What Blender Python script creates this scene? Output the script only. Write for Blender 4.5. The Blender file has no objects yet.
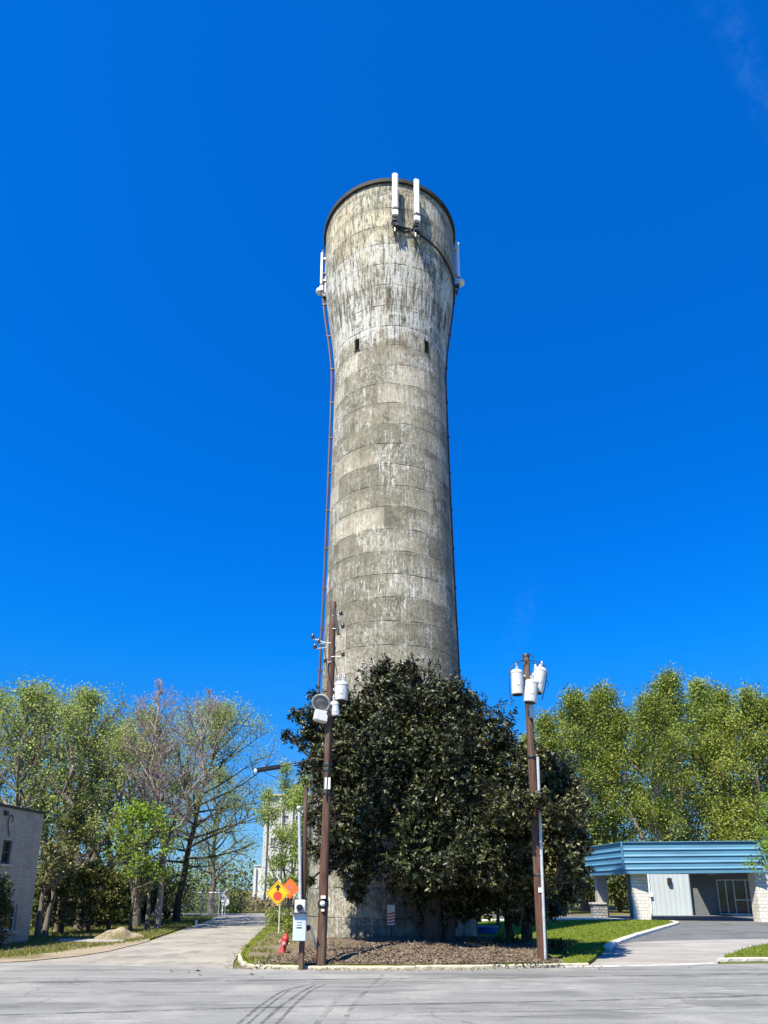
import bpy, math, random
import numpy as np
from mathutils import Vector, Matrix

R = math.radians
random.seed(7)
rng = np.random.default_rng(11)
S = bpy.context.scene
COL = S.collection

# ------------------------------------------------------------------ camera model
F, TH, PX, PY, CAMH = 697.0, R(15), 384.0, 703.0, 2.1
cT, sT = math.cos(TH), math.sin(TH)
def ray(x, y):
    a = (x - PX) / F; b = (PY - y) / F
    return Vector((a, cT - b * sT, sT + b * cT))
def G(x, y, z=0.0):                       # where a sight line meets the ground
    r = ray(x, y); t = (z - CAMH) / r.z
    return Vector((r.x * t, r.y * t, z))
def P(x, y, Y):                           # where a sight line meets the plane at distance Y
    r = ray(x, y); t = Y / r.y
    return Vector((r.x * t, Y, CAMH + r.z * t))
def PXW(n, Y, z=3.0):                     # n pixels as metres at distance Y
    return n * (Y * cT + (z - CAMH) * sT) / F

# ------------------------------------------------------------------ scene settings
S.view_settings.view_transform = 'Standard'
S.view_settings.look = 'None'
S.view_settings.gamma = 1
S.view_settings.use_curve_mapping = False
S.view_settings.exposure = 1.0
S.cycles.max_bounces = 6
S.cycles.transparent_max_bounces = 8
S.cycles.use_denoising = True
cam = bpy.data.cameras.new("camera")
cam.sensor_fit = 'VERTICAL'; cam.sensor_height = 36.0
cam.lens = F / 1024 * 36.0
cam.shift_y = (PY - 512) / 1024
cam.clip_end = 6000; cam.clip_start = 0.1
co = bpy.data.objects.new("camera", cam); COL.objects.link(co)
co.location = (0, 0, CAMH); co.rotation_euler = (R(90) + TH, 0, 0)
S.camera = co

SUN_AZ, SUN_EL = R(33), R(54)             # sun behind the viewer, to the left
sdir = Vector((-math.sin(SUN_AZ) * math.cos(SUN_EL), -math.cos(SUN_AZ) * math.cos(SUN_EL), math.sin(SUN_EL)))
sl = bpy.data.lights.new("sun", 'SUN'); sl.energy = 5.0; sl.angle = R(0.5); sl.color = (1.0, 0.935, 0.77)
so = bpy.data.objects.new("sun", sl); COL.objects.link(so)
so.rotation_euler = sdir.to_track_quat('Z', 'Y').to_euler(); so.location = (-30, -40, 60)

# ------------------------------------------------------------------ node helpers
class NT:
    def __init__(s, tree):
        s.t = tree; s.n = tree.nodes; s.l = tree.links
    def new(s, typ, **kw):
        n = s.n.new(typ)
        for k, v in kw.items(): setattr(n, k, v)
        return n
    def put(s, sock, v):
        if v is None: return
        if isinstance(v, bpy.types.NodeSocket): s.l.new(v, sock)
        elif isinstance(v, (tuple, list)) and len(v) == 3 and sock.type == 'RGBA': sock.default_value = (*v, 1)
        else: sock.default_value = v
    def math(s, op, a, b=None, c=None, clamp=False):
        n = s.new('ShaderNodeMath', operation=op, use_clamp=clamp)
        s.put(n.inputs[0], a); s.put(n.inputs[1], b); s.put(n.inputs[2], c)
        return n.outputs[0]
    def mix(s, f, a, b, blend='MIX'):
        n = s.new('ShaderNodeMix', data_type='RGBA', blend_type=blend)
        s.put(n.inputs[0], f); s.put(n.inputs[6], a); s.put(n.inputs[7], b)
        return n.outputs[2]
    def noise(s, vec, scale, detail=4, rough=.55, dist=0.0):
        n = s.new('ShaderNodeTexNoise')
        if vec is not None: s.l.new(vec, n.inputs['Vector'])
        n.inputs['Scale'].default_value = scale; n.inputs['Detail'].default_value = detail
        n.inputs['Roughness'].default_value = rough; n.inputs['Distortion'].default_value = dist
        return n.outputs['Fac']
    def ramp(s, f, stops, interp='LINEAR'):
        n = s.new('ShaderNodeValToRGB'); cr = n.color_ramp; cr.interpolation = interp
        while len(cr.elements) < len(stops): cr.elements.new(.5)
        for e, (p, c) in zip(cr.elements, stops):
            e.position = p
            e.color = (c, c, c, 1) if isinstance(c, (int, float)) else (*c, 1)
        s.l.new(f, n.inputs[0]); return n.outputs[0]
    def mapping(s, vec, scale=(1, 1, 1), loc=(0, 0, 0), rot=(0, 0, 0)):
        n = s.new('ShaderNodeMapping')
        n.inputs['Scale'].default_value = scale; n.inputs['Location'].default_value = loc; n.inputs['Rotation'].default_value = rot
        s.l.new(vec, n.inputs['Vector']); return n.outputs[0]
    def bump(s, h, strength=.3, dist=.02):
        n = s.new('ShaderNodeBump'); n.inputs['Strength'].default_value = strength; n.inputs['Distance'].default_value = dist
        s.l.new(h, n.inputs['Height']); return n.outputs[0]

def newmat(name):
    m = bpy.data.materials.new(name); m.use_nodes = True
    t = NT(m.node_tree)
    return m, t, t.n['Principled BSDF']

def simple(name, c1, c2=None, scale=4.0, rough=.7, metal=0.0, stretch=(1, 1, 1), bump=0.0, spec=.5, dirt=None, dscale=1.2, lo=.35, hi=.65):
    m, t, b = newmat(name)
    tc = t.new('ShaderNodeTexCoord').outputs['Object']
    v = t.mapping(tc, stretch)
    c2 = c2 or tuple(x * .75 for x in c1)
    n1 = t.noise(v, scale, 5, .6)
    c = t.mix(t.ramp(n1, [(lo, 0), (hi, 1)]), c1, c2)
    if dirt:
        n2 = t.noise(v, dscale, 6, .65)
        c = t.mix(t.ramp(n2, [(.5, 0), (.72, .8)]), c, dirt)
    t.put(b.inputs['Base Color'], c)
    b.inputs['Roughness'].default_value = rough; b.inputs['Metallic'].default_value = metal
    b.inputs['Specular IOR Level'].default_value = spec
    if bump: t.l.new(t.bump(t.noise(v, scale * 5, 4, .6), bump, .01), b.inputs['Normal'])
    return m

def leafmat(name, cols, rough=.55, transl=.3, back=None, spec=.4, clump=.5, cscale=.55):
    m, t, b = newmat(name)
    geo = t.new('ShaderNodeNewGeometry'); tc = t.new('ShaderNodeTexCoord')
    oi = t.new('ShaderNodeObjectInfo')
    f = t.math('ADD', geo.outputs['Random Per Island'], t.math('MULTIPLY', t.math('SUBTRACT', t.noise(tc.outputs['Object'], cscale, 3), .5), clump * 2.6))
    f = t.math('ADD', f, t.math('MULTIPLY', t.math('SUBTRACT', oi.outputs['Random'], .5), .25), clamp=True)
    k = len(cols) - 1
    c = t.ramp(f, [(i / k, col) for i, col in enumerate(cols)])
    if back: c = t.mix(geo.outputs['Backfacing'], c, back)
    t.put(b.inputs['Base Color'], c)
    b.inputs['Roughness'].default_value = rough; b.inputs['Specular IOR Level'].default_value = spec
    if transl:
        tr = t.new('ShaderNodeBsdfTranslucent'); t.put(tr.inputs[0], c)
        mx = t.new('ShaderNodeMixShader'); mx.inputs[0].default_value = transl
        t.l.new(b.outputs[0], mx.inputs[1]); t.l.new(tr.outputs[0], mx.inputs[2])
        t.l.new(mx.outputs[0], t.n['Material Output'].inputs['Surface'])
    return m

# ------------------------------------------------------------------ world
W = bpy.data.worlds.new("World"); S.world = W; W.use_nodes = True
t = NT(W.node_tree); bg = t.n['Background']
sky = t.new('ShaderNodeTexSky', sky_type='NISHITA'); sky.sun_disc = False
sky.sun_elevation = SUN_EL; sky.sun_rotation = R(180) + SUN_AZ
sky.air_density = 1.0; sky.dust_density = 0.2; sky.ozone_density = 2.5
tc = t.new('ShaderNodeTexCoord').outputs['Generated']
sp = t.new('ShaderNodeSeparateXYZ'); t.l.new(tc, sp.inputs[0])
# very clear spring air: deep saturated blue overhead, paler cyan low down
tint = t.ramp(sp.outputs[2], [(0.0, (.23, .40, .74)), (.04, (.22, .42, .70)), (.12, (.15, .44, .80)), (.235, (.05, .47, .92)), (.32, (.012, .52, 1.12)), (.45, (.004, .515, 1.26)), (.75, (.004, .55, 1.33))])
skycol = t.mix(1.0, sky.outputs[0], tint, 'MULTIPLY')
def wisp(x0, y0, x1, y1, width, strength, nscale, seed):
    """a thin streak of cirrus along the arc between two directions"""
    a = ray(x0, y0).normalized(); b = ray(x1, y1).normalized()
    nrm = a.cross(b).normalized(); mid = (a + b).normalized(); half = a.angle(b) / 2
    def dot(v):
        n = t.new('ShaderNodeVectorMath', operation='DOT_PRODUCT'); t.l.new(tc, n.inputs[0]); n.inputs[1].default_value = v; return n.outputs['Value']
    d = t.math('DIVIDE', dot(nrm), width)
    nz = t.noise(t.mapping(tc, (1, 1, 1), (seed, 0, 0)), nscale, 5, .7)
    d = t.math('ADD', d, t.math('MULTIPLY', t.math('SUBTRACT', nz, .5), 2.0))
    across = t.math('SUBTRACT', 1.0, t.math('ABSOLUTE', d), clamp=True)
    along = t.math('MULTIPLY', t.math('SUBTRACT', dot(mid), math.cos(half * 1.15)), 1.0 / (1 - math.cos(half * 1.15)), clamp=True)
    nz2 = t.ramp(t.noise(t.mapping(tc, (1, 1, 1), (seed + 5, 2, 0)), nscale * 2.2, 4, .7), [(.38, 0), (.75, 1)])
    return t.math('MULTIPLY', t.math('MULTIPLY', t.math('MULTIPLY', across, along), nz2), strength)
for args in ((700, -40, 790, 160, .018, .22, 30, 3), (535, 585, 505, 665, .020, .16, 40, 9), (640, -30, 760, -60, .02, .08, 20, 1)):
    skycol = t.mix(wisp(*args), skycol, (.55, 1.75, 4.3))
t.l.new(skycol, bg.inputs[0]); bg.inputs[1].default_value = 0.1

# ------------------------------------------------------------------ mesh helpers
class MB:
    def __init__(s): s.v = []; s.f = []; s.uv = None; s.mi = []
    def add(s, vs, fs, mi=0):
        o = len(s.v); s.v += [tuple(v) for v in vs]; s.f += [tuple(i + o for i in f) for f in fs]; s.mi += [mi] * len(fs); return s
    def box(s, c, size, rot=None, mi=0, bev=0.0):
        hx, hy, hz = size[0] / 2, size[1] / 2, size[2] / 2
        m = rot if rot is not None else Matrix.Identity(3)
        c = Vector(c)
        if bev <= 0:
            vs = [c + m @ Vector((x, y, z)) for x in (-hx, hx) for y in (-hy, hy) for z in (-hz, hz)]
            fs = [(0, 1, 3, 2), (4, 6, 7, 5), (0, 4, 5, 1), (2, 3, 7, 6), (0, 2, 6, 4), (1, 5, 7, 3)]
            return s.add(vs, fs, mi)
        b = min(bev, hx * .9, hy * .9, hz * .9)
        import bmesh
        bm = bmesh.new(); bmesh.ops.create_cube(bm, size=1.0)
        for v in bm.verts: v.co = Vector((v.co.x * hx * 2, v.co.y * hy * 2, v.co.z * hz * 2))
        bmesh.ops.bevel(bm, geom=list(bm.edges), offset=b, segments=2, affect='EDGES')
        bm.verts.index_update()
        s.add([c + m @ v.co for v in bm.verts], [[v.index for v in f.verts] for f in bm.faces], mi); bm.free(); return s
    def tube(s, pts, rad, n=8, cap=True, mi=0):
        pts = [Vector(p) for p in pts]
        if isinstance(rad, (int, float)): rad = [rad] * len(pts)
        vs = []; fs = []; prev = None
        for i, p in enumerate(pts):
            d = (pts[min(i + 1, len(pts) - 1)] - pts[max(i - 1, 0)])
            d = d.normalized() if d.length > 1e-9 else Vector((0, 0, 1))
            if prev is None:
                a = d.cross(Vector((0, 0, 1)) if abs(d.z) < .9 else Vector((0, 1, 0))).normalized()
            else:
                a = (prev - d * prev.dot(d)); a = a.normalized() if a.length > 1e-6 else d.orthogonal().normalized()
            prev = a; b = d.cross(a)
            for k in range(n):
                q = 2 * math.pi * k / n
                vs.append(p + (a * math.cos(q) + b * math.sin(q)) * rad[i])
        for i in range(len(pts) - 1):
            for k in range(n):
                k2 = (k + 1) % n
                fs.append((i * n + k, i * n + k2, (i + 1) * n + k2, (i + 1) * n + k))
        if cap:
            fs.append(tuple(range(n - 1, -1, -1))); fs.append(tuple((len(pts) - 1) * n + k for k in range(n)))
        return s.add(vs, fs, mi)
    def lathe(s, prof, c=(0, 0, 0), n=24, rot=None, mi=0, cap=True):
        c = Vector(c); m = rot if rot is not None else Matrix.Identity(3)
        vs = []; fs = []
        for r, z in prof:
            for k in range(n):
                q = 2 * math.pi * k / n
                vs.append(c + m @ Vector((r * math.cos(q), r * math.sin(q), z)))
        for i in range(len(prof) - 1):
            for k in range(n):
                k2 = (k + 1) % n
                fs.append((i * n + k, i * n + k2, (i + 1) * n + k2, (i + 1) * n + k))
        if cap:
            fs.append(tuple(range(n - 1, -1, -1))); fs.append(tuple((len(prof) - 1) * n + k for k in range(n)))
        return s.add(vs, fs, mi)
    def prism(s, poly, off, mi=0):          # polygon (world points) pushed along off
        n = len(poly); off = Vector(off)
        a = [Vector(p) for p in poly]
        vs = a + [p + off for p in a]
        fs = [tuple(range(n)), tuple(range(2 * n - 1, n - 1, -1))]
        fs += [(i, i + n, (i + 1) % n + n, (i + 1) % n) for i in range(n)]
        return s.add(vs, fs, mi)
    def sphere(s, c, r, n=12, m=8, sc=(1, 1, 1), mi=0):
        prof = [(math.sin(math.pi * i / m) * r + 1e-4, -math.cos(math.pi * i / m) * r) for i in range(m + 1)]
        return s.lathe(prof, c, n, Matrix.Diagonal(Vector(sc)), mi)
    def build(s, name, mat, parent=None, smooth=False, origin=None):
        o = Vector(origin) if origin is not None else (Vector(parent_origin(parent)) if parent else Vector((0, 0, 0)))
        me = bpy.data.meshes.new(name)
        me.from_pydata([(v[0] - o.x, v[1] - o.y, v[2] - o.z) for v in s.v], [], s.f)
        mats = mat if isinstance(mat, (list, tuple)) else [mat]
        for m in mats: me.materials.append(m)
        if len(mats) > 1: me.polygons.foreach_set('material_index', s.mi)
        me.validate()
        import bmesh
        bm = bmesh.new(); bm.from_mesh(me); bmesh.ops.recalc_face_normals(bm, faces=bm.faces); bm.to_mesh(me); bm.free()
        if smooth:
            me.polygons.foreach_set('use_smooth', [True] * len(me.polygons))
            try: me.set_sharp_from_angle(angle=R(40))
            except Exception: pass
        me.update()
        ob = bpy.data.objects.new(name, me); COL.objects.link(ob)
        if parent: ob.parent = parent
        elif origin is not None: ob.location = o
        return ob

def parent_origin(p):
    while p.parent: p = p.parent
    return p.location

def tag(o, label=None, cat=None, group=None, kind=None):
    if label: o['label'] = label
    if cat: o['category'] = cat
    if group: o['group'] = group
    if kind: o['kind'] = kind
    return o
def thing(name, loc, label, cat, group=None):
    o = bpy.data.objects.new(name, None); COL.objects.link(o); o.location = loc; o.empty_display_size = .3
    return tag(o, label, cat, group)

def quads_mesh(name, V, nper, faces_tmpl, mat):
    """V: (N*nper,3) array; the same little face pattern for each piece"""
    N = len(V) // nper
    me = bpy.data.meshes.new(name)
    tmpl = np.array(faces_tmpl)                     # (k, m)
    k, m = tmpl.shape
    idx = (np.arange(N)[:, None, None] * nper + tmpl[None]).reshape(-1)
    me.vertices.add(len(V)); me.vertices.foreach_set('co', np.ascontiguousarray(V, dtype=np.float32).ravel())
    me.loops.add(len(idx)); me.loops.foreach_set('vertex_index', idx.astype(np.int32))
    nf = N * k
    me.polygons.add(nf)
    me.polygons.foreach_set('loop_start', np.arange(0, nf * m, m, dtype=np.int32))
    me.polygons.foreach_set('loop_total', np.full(nf, m, dtype=np.int32))
    me.update(calc_edges=True); me.materials.append(mat)
    return me
def unit(a): return a / np.maximum(np.linalg.norm(a, axis=-1, keepdims=True), 1e-9)
def leaf_verts(C, D, L, Wd, fold=.35, up=None):
    """leaves at C along D, length L, width Wd: four corners, folded on the midrib"""
    N = len(C); D = unit(D)
    if up is None: up = rng.normal(size=(N, 3)); up[:, 2] += .8
    side = unit(np.cross(D, up)); nrm = np.cross(side, D)
    L = np.broadcast_to(np.asarray(L), (N,))[:, None]; Wd = np.broadcast_to(np.asarray(Wd), (N,))[:, None]
    base = C; tip = C + D * L
    mid = C + D * L * .48 + nrm * Wd * fold
    l = mid + side * Wd * .5; r = mid - side * Wd * .5
    return np.stack([base, l, tip, r], 1).reshape(-1, 3)
LEAF_F = [(0, 3, 2), (0, 2, 1)]

# ------------------------------------------------------------------ materials
M = {}
M['pole'] = simple('pole_wood', (.115, .052, .030), (.042, .022, .015), 3, .85, stretch=(6, 6, .6), bump=.4, dirt=(.20, .15, .11), dscale=.9)
M['galv'] = simple('galvanised_steel', (.55, .57, .58), (.42, .44, .45), 8, .45, metal=.25, dirt=(.35, .34, .32), dscale=3)
M['white_metal'] = simple('white_painted_metal', (.80, .81, .80), (.70, .71, .70), 5, .4, dirt=(.5, .47, .42), dscale=2.4)
M['can'] = simple('transformer_paint', (.62, .63, .62), (.50, .51, .50), 3, .4, stretch=(3, 3, .6), dirt=(.45, .40, .34), dscale=1.8)
M['dark'] = simple('dark_metal', (.035, .034, .035), (.02, .02, .02), 6, .5)
M['black'] = simple('black_rubber', (.018, .018, .02), None, 6, .6)
M['meter'] = simple('meter_paint', (.62, .66, .68), (.52, .56, .58), 5, .5, dirt=(.4, .38, .34), dscale=2.5)
M['panel_box'] = simple('panel_paint', (.50, .58, .64), (.42, .50, .56), 4, .5, dirt=(.33, .34, .34), dscale=3)
M['glass'] = simple('dark_glass', (.012, .014, .016), (.02, .022, .024), 2, .06, spec=.6)
M['concrete'] = simple('kerb_concrete', (.52, .49, .43), (.36, .34, .30), 2.5, .9, bump=.4, dirt=(.20, .18, .15), dscale=1.5)
M['apron'] = simple('apron_concrete', (.34, .31, .275), (.25, .235, .21), .9, .9, bump=.3, dirt=(.16, .145, .125), dscale=.5, stretch=(.5, 1, 1))
M['white_conc'] = simple('painted_concrete', (.66, .63, .55), (.52, .49, .42), 1.5, .85, bump=.3, dirt=(.34, .31, .27), dscale=1.2)
M['bark'] = simple('grey_bark', (.20, .165, .13), (.10, .085, .07), 3, .9, stretch=(3, 3, .8), bump=.5)
M['bark_pale'] = simple('pale_bark', (.23, .20, .16), (.13, .11, .09), 3, .9, stretch=(3, 3, .8), bump=.4)
M['bark_pink'] = simple('pinkish_grey_bark', (.34, .265, .24), (.20, .155, .14), 3, .9, stretch=(3, 3, .8), bump=.4)
M['mag_bark'] = simple('dark_magnolia_bark', (.055, .044, .034), (.028, .023, .018), 3, .9, stretch=(3, 3, .8), bump=.5)
M['bark_dark'] = simple('dark_bark', (.085, .065, .05), (.045, .036, .03), 3, .9, stretch=(3, 3, .8), bump=.5)

# concrete of the tower, laid out along its own height and circumference
def tower_mat():
    m, t, b = newmat('weathered_tower_concrete')
    uv = t.new('ShaderNodeUVMap'); uv.uv_map = 'wrap'
    obj = t.new('ShaderNodeTexCoord').outputs['Object']
    sep = t.new('ShaderNodeSeparateXYZ'); t.l.new(uv.outputs[0], sep.inputs[0])
    u, v = sep.outputs[0], sep.outputs[1]
    wob = t.noise(uv.outputs[0], .55, 4, .6)
    vw = t.math('ADD', v, t.math('MULTIPLY', t.math('SUBTRACT', wob, .5), .24))
    row = t.math('DIVIDE', vw, 1.08)
    fr = t.math('FRACT', row); rowid = t.math('FLOOR', row)
    edge = t.math('MINIMUM', fr, t.math('SUBTRACT', 1.0, fr))
    brk = t.noise(uv.outputs[0], 1.7, 3, .6)
    line = t.math('MULTIPLY', t.math('SUBTRACT', 1.0, t.math('DIVIDE', edge, .036), clamp=True), t.ramp(brk, [(.42, .1), (.58, .9)]))
    below = t.math('MULTIPLY', t.math('SUBTRACT', 1.0, t.math('DIVIDE', t.math('SUBTRACT', 1.0, fr), .32), clamp=True), 1.0)   # stain under each joint
    # panels
    wn = t.new('ShaderNodeTexWhiteNoise', noise_dimensions='2D')
    cmb = t.new('ShaderNodeCombineXYZ')
    upan = t.math('FLOOR', t.math('ADD', t.math('DIVIDE', u, 1.55), t.math('MULTIPLY', rowid, .37)))
    t.l.new(upan, cmb.inputs[0]); t.l.new(rowid, cmb.inputs[1]); t.l.new(cmb.outputs[0], wn.inputs['Vector'])
    wr = t.new('ShaderNodeTexWhiteNoise', noise_dimensions='1D'); t.l.new(rowid, wr.inputs['W'])
    vfr = t.math('FRACT', t.math('ADD', t.math('DIVIDE', u, 1.55), t.math('MULTIPLY', rowid, .37)))
    vedge = t.math('MINIMUM', vfr, t.math('SUBTRACT', 1.0, vfr))
    vline = t.math('MULTIPLY', t.math('SUBTRACT', 1.0, t.math('DIVIDE', vedge, .012), clamp=True), t.ramp(t.noise(uv.outputs[0], 1.1, 2), [(.5, 0), (.62, .8)]))
    # base tones along the height
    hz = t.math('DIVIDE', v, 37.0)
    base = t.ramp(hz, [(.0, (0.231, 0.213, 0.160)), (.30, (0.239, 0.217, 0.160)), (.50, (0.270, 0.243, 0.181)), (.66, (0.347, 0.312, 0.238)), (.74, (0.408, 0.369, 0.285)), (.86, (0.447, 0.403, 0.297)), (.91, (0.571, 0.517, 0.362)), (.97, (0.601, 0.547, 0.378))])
    big = t.noise(obj, .36, 5, .62); midn = t.noise(t.mapping(uv.outputs[0], (1.0, 1.25, 1), (2, 19, 0)), 1.25, 5, .68, .6)
    base = t.mix(t.ramp(big, [(.40, 0), (.60, .7)]), base, (0.162, 0.152, 0.112))
    base = t.mix(t.ramp(midn, [(.36, .75), (.46, 0)]), base, (0.080, 0.077, 0.056))
    base = t.mix(t.ramp(midn, [(.54, 0), (.66, .55)]), base, (0.556, 0.509, 0.402))
    base = t.mix(t.math('MULTIPLY', t.math('POWER', wn.outputs['Value'], 1.6), .62), base, (0.110, 0.106, 0.076))
    base = t.mix(t.math('MULTIPLY', t.math('POWER', t.math('SUBTRACT', 1.0, wn.outputs['Value']), 3.0), .55), base, (0.556, 0.494, 0.378))
    # drip streaks, drawn along the height
    sv = t.mapping(uv.outputs[0], (5.0, .36, 1))
    streak = t.noise(sv, 1.0, 6, .70, .35)
    sv2 = t.mapping(uv.outputs[0], (13, 1.6, 1), (3, 7, 0))
    streak2 = t.noise(sv2, 1.0, 5, .68, .4)
    top_ = t.ramp(hz, [(.70, .40), (.76, 1)])
    base = t.mix(t.math('MULTIPLY', t.ramp(streak2, [(.40, .9), (.50, 0)]), t.ramp(hz, [(.68, .5), (.76, 1)])), base, (0.074, 0.068, 0.053))
    fine = t.noise(t.mapping(uv.outputs[0], (1.3, .8, 1), (8, 8, 0)), 7.0, 4, .7, .5)
    base = t.mix(t.ramp(fine, [(.34, .55), (.44, 0)]), base, (0.067, 0.062, 0.048))
    base = t.mix(t.ramp(fine, [(.58, 0), (.68, .5)]), base, (0.601, 0.570, 0.459))
    base = t.mix(t.math('MULTIPLY', t.ramp(streak, [(.38, .8), (.46, 0)]), top_), base, (0.067, 0.062, 0.053))
    base = t.mix(t.math('MULTIPLY', below, t.ramp(streak2, [(.40, 0), (.58, .7)])), base, (0.101, 0.093, 0.072))
    # white lime: heavy on the flare, patchy on the shaft
    zone = t.ramp(hz, [(.0, -.3), (.28, -.2), (.50, .0), (.735, .0), (.757, 1.25), (.79, 1.2), (.872, .95), (.884, .1), (.93, .05), (1.0, .0)])
    patch = t.ramp(t.noise(t.mapping(uv.outputs[0], (.8, .9, 1), (11, 4, 0)), .6, 4, .6), [(.46, 0), (.60, 1.0)])
    zsum = t.math('ADD', zone, t.math('MULTIPLY', patch, .62))
    squig = t.noise(uv.outputs[0], 3.4, 5, .62, 1.6)
    lime_n = t.math('ADD', t.math('MULTIPLY', streak, .42), t.math('ADD', t.math('MULTIPLY', streak2, .33), t.math('MULTIPLY', squig, .25)))
    lime = t.math('MULTIPLY', t.math('SUBTRACT', t.math('ADD', lime_n, t.math('MULTIPLY', zsum, .062)), .555), 13.0, clamp=True)
    base = t.mix(t.math('MULTIPLY', lime, .88), base, (0.601, 0.594, 0.550))
    # worm-like flecks of lime in the patches
    wn_ = t.noise(t.mapping(uv.outputs[0], (1.5, .8, 1), (5, 1, 0)), 2.6, 3, .6, 1.2)
    ridge = t.math('SUBTRACT', 1.0, t.math('MULTIPLY', t.math('ABSOLUTE', t.math('SUBTRACT', wn_, .5)), 26.0), clamp=True)
    base = t.mix(t.math('MULTIPLY', ridge, t.math('ADD', t.math('MULTIPLY', patch, .6), .06)), base, (0.601, 0.594, 0.550))
    # pale runs hanging from each joint of the tank, band of lime above the neck
    band = t.math('MULTIPLY', t.math('GREATER_THAN', fr, .55), t.ramp(hz, [(.752, 0), (.757, .8), (.778, .8), (.784, 0), (.868, 0), (.872, .6), (.884, .6), (.888, 0)]))
    base = t.mix(t.math('MULTIPLY', band, t.ramp(streak2, [(.38, 0), (.55, .8)])), base, (0.601, 0.594, 0.550))
    # rust brown runs
    rust = t.ramp(t.noise(t.mapping(uv.outputs[0], (2.2, .16, 1), (31, 2, 0)), 1.0, 4, .6), [(.54, 0), (.68, .7)])
    base = t.mix(t.math('MULTIPLY', rust, t.ramp(hz, [(.6, .15), (.8, .6)])), base, (0.293, 0.190, 0.100))
    base = t.mix(t.math('MULTIPLY', line, .8), base, (0.049, 0.044, 0.035))
    base = t.mix(t.math('MULTIPLY', vline, .55), base, (0.060, 0.055, 0.045))
    t.put(b.inputs['Base Color'], base); b.inputs['Roughness'].default_value = .93; b.inputs['Specular IOR Level'].default_value = .2
    hgt = t.math('SUBTRACT', t.math('ADD', t.math('MULTIPLY', squig, .6), t.math('MULTIPLY', streak2, .5)), t.math('MULTIPLY', line, .9))
    t.l.new(t.bump(hgt, .8, .035), b.inputs['Normal'])
    return m
M['tower'] = tower_mat()

def asphalt(name, c1, c2, pale, streaks=.6, rough=.9, sx=1.0):
    m, t, b = newmat(name)
    o = t.new('ShaderNodeTexCoord').outputs['Object']
    a = t.noise(t.mapping(o, (.06 if sx == 1 else .5, .9 if sx == 1 else .35, 1)), 1.0, 5, .6)
    f = t.noise(o, 26, 3, .7); g = t.noise(o, .5, 5, .6); sp = t.noise(o, 90, 2, .8)
    c = t.mix(t.ramp(a, [(.38, 0), (.62, streaks)]), c1, c2)
    c = t.mix(t.ramp(g, [(.5, 0), (.66, .8)]), c, pale)
    g2_ = t.noise(t.mapping(o, (.22 if sx == 1 else .6, .8 if sx == 1 else .4, 1), (9, 3, 0)), 1.3, 5, .65); c = t.mix(t.ramp(g2_, [(.36, .75), (.48, 0)]), c, tuple(x * .62 for x in c2))
    w = t.noise(t.mapping(o, (.16 if sx == 1 else .9, 1.9 if sx == 1 else .5, 1), (4, 9, 0)), 1.0, 6, .7)
    c = t.mix(t.ramp(w, [(.60, 0), (.70, .55)]), c, tuple(min(.6, x * 1.45) for x in pale))
    c = t.mix(t.ramp(f, [(.3, .6), (.56, 0)]), c, tuple(x * .5 for x in c1))
    c = t.mix(t.ramp(sp, [(.55, 0), (.75, .4)]), c, tuple(x * 1.35 for x in pale))
    vo = t.new('ShaderNodeTexVoronoi', feature='DISTANCE_TO_EDGE'); vo.inputs['Scale'].default_value = .35
    dm = t.new('ShaderNodeVectorMath', operation='ADD'); nv = t.new('ShaderNodeTexNoise'); nv.inputs['Scale'].default_value = .8; nv.inputs['Detail'].default_value = 5
    t.l.new(o, nv.inputs['Vector']); t.l.new(o, dm.inputs[0]); t.l.new(nv.outputs['Color'], dm.inputs[1]); t.l.new(dm.outputs[0], vo.inputs['Vector'])
    crack = t.math('MULTIPLY', t.ramp(vo.outputs['Distance'], [(.0, 1), (.012, 0)]), t.ramp(t.noise(o, .22, 2), [(.48, 0), (.6, .6)]))
    c = t.mix(crack, c, tuple(x * .35 for x in c1))
    t.put(b.inputs['Base Color'], c); b.inputs['Roughness'].default_value = rough; b.inputs['Specular IOR Level'].default_value = .25
    t.l.new(t.bump(t.math('ADD', f, t.math('MULTIPLY', sp, .6)), .35, .01), b.inputs['Normal'])
    return m
M['road'] = asphalt('worn_grey_asphalt', (.25, .248, .234), (.165, .165, .158), (.31, .303, .275), .95)
M['street'] = asphalt('pale_street_asphalt', (.31, .293, .255), (.24, .228, .20), (.38, .34, .27), .95, sx=0)
M['drive'] = asphalt('dark_driveway_asphalt', (.14, .141, .143), (.11, .111, .113), (.19, .188, .182), sx=0)

def ground_mat(name, grass, soil, bias, litter=(.20, .15, .11), scale=.35, lit=.4):
    m, t, b = newmat(name)
    o = t.new('ShaderNodeTexCoord').outputs['Object']
    n1 = t.noise(o, scale, 6, .65); n2 = t.noise(o, 9, 4, .7); n3 = t.noise(o, 30, 3, .7)
    gcol = t.mix(t.ramp(n2, [(.35, 0), (.65, 1)]), grass, tuple(x * .55 for x in grass))
    scol = t.mix(t.ramp(n3, [(.35, 0), (.65, 1)]), soil, litter)
    scol = t.mix(t.ramp(t.noise(o, 14, 3, .7), [(.52, 0), (.68, lit)]), scol, (.36, .29, .22))
    f = t.math('ADD', n1, t.math('MULTIPLY', t.math('SUBTRACT', n2, .5), .35))
    c = t.mix(t.ramp(f, [(bias - .06, 1), (bias + .06, 0)]), gcol, scol)
    t.put(b.inputs['Base Color'], c); b.inputs['Roughness'].default_value = 1.0; b.inputs['Specular IOR Level'].default_value = .1
    t.l.new(t.bump(t.math('ADD', n2, n3), .7, .04), b.inputs['Normal'])
    return m
M['ground'] = ground_mat('rough_grass_ground', (.15, .165, .030), (.17, .13, .085), .45)
M['lawn'] = ground_mat('lawn_ground', (.15, .19, .022), (.18, .14, .08), .27)
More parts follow.
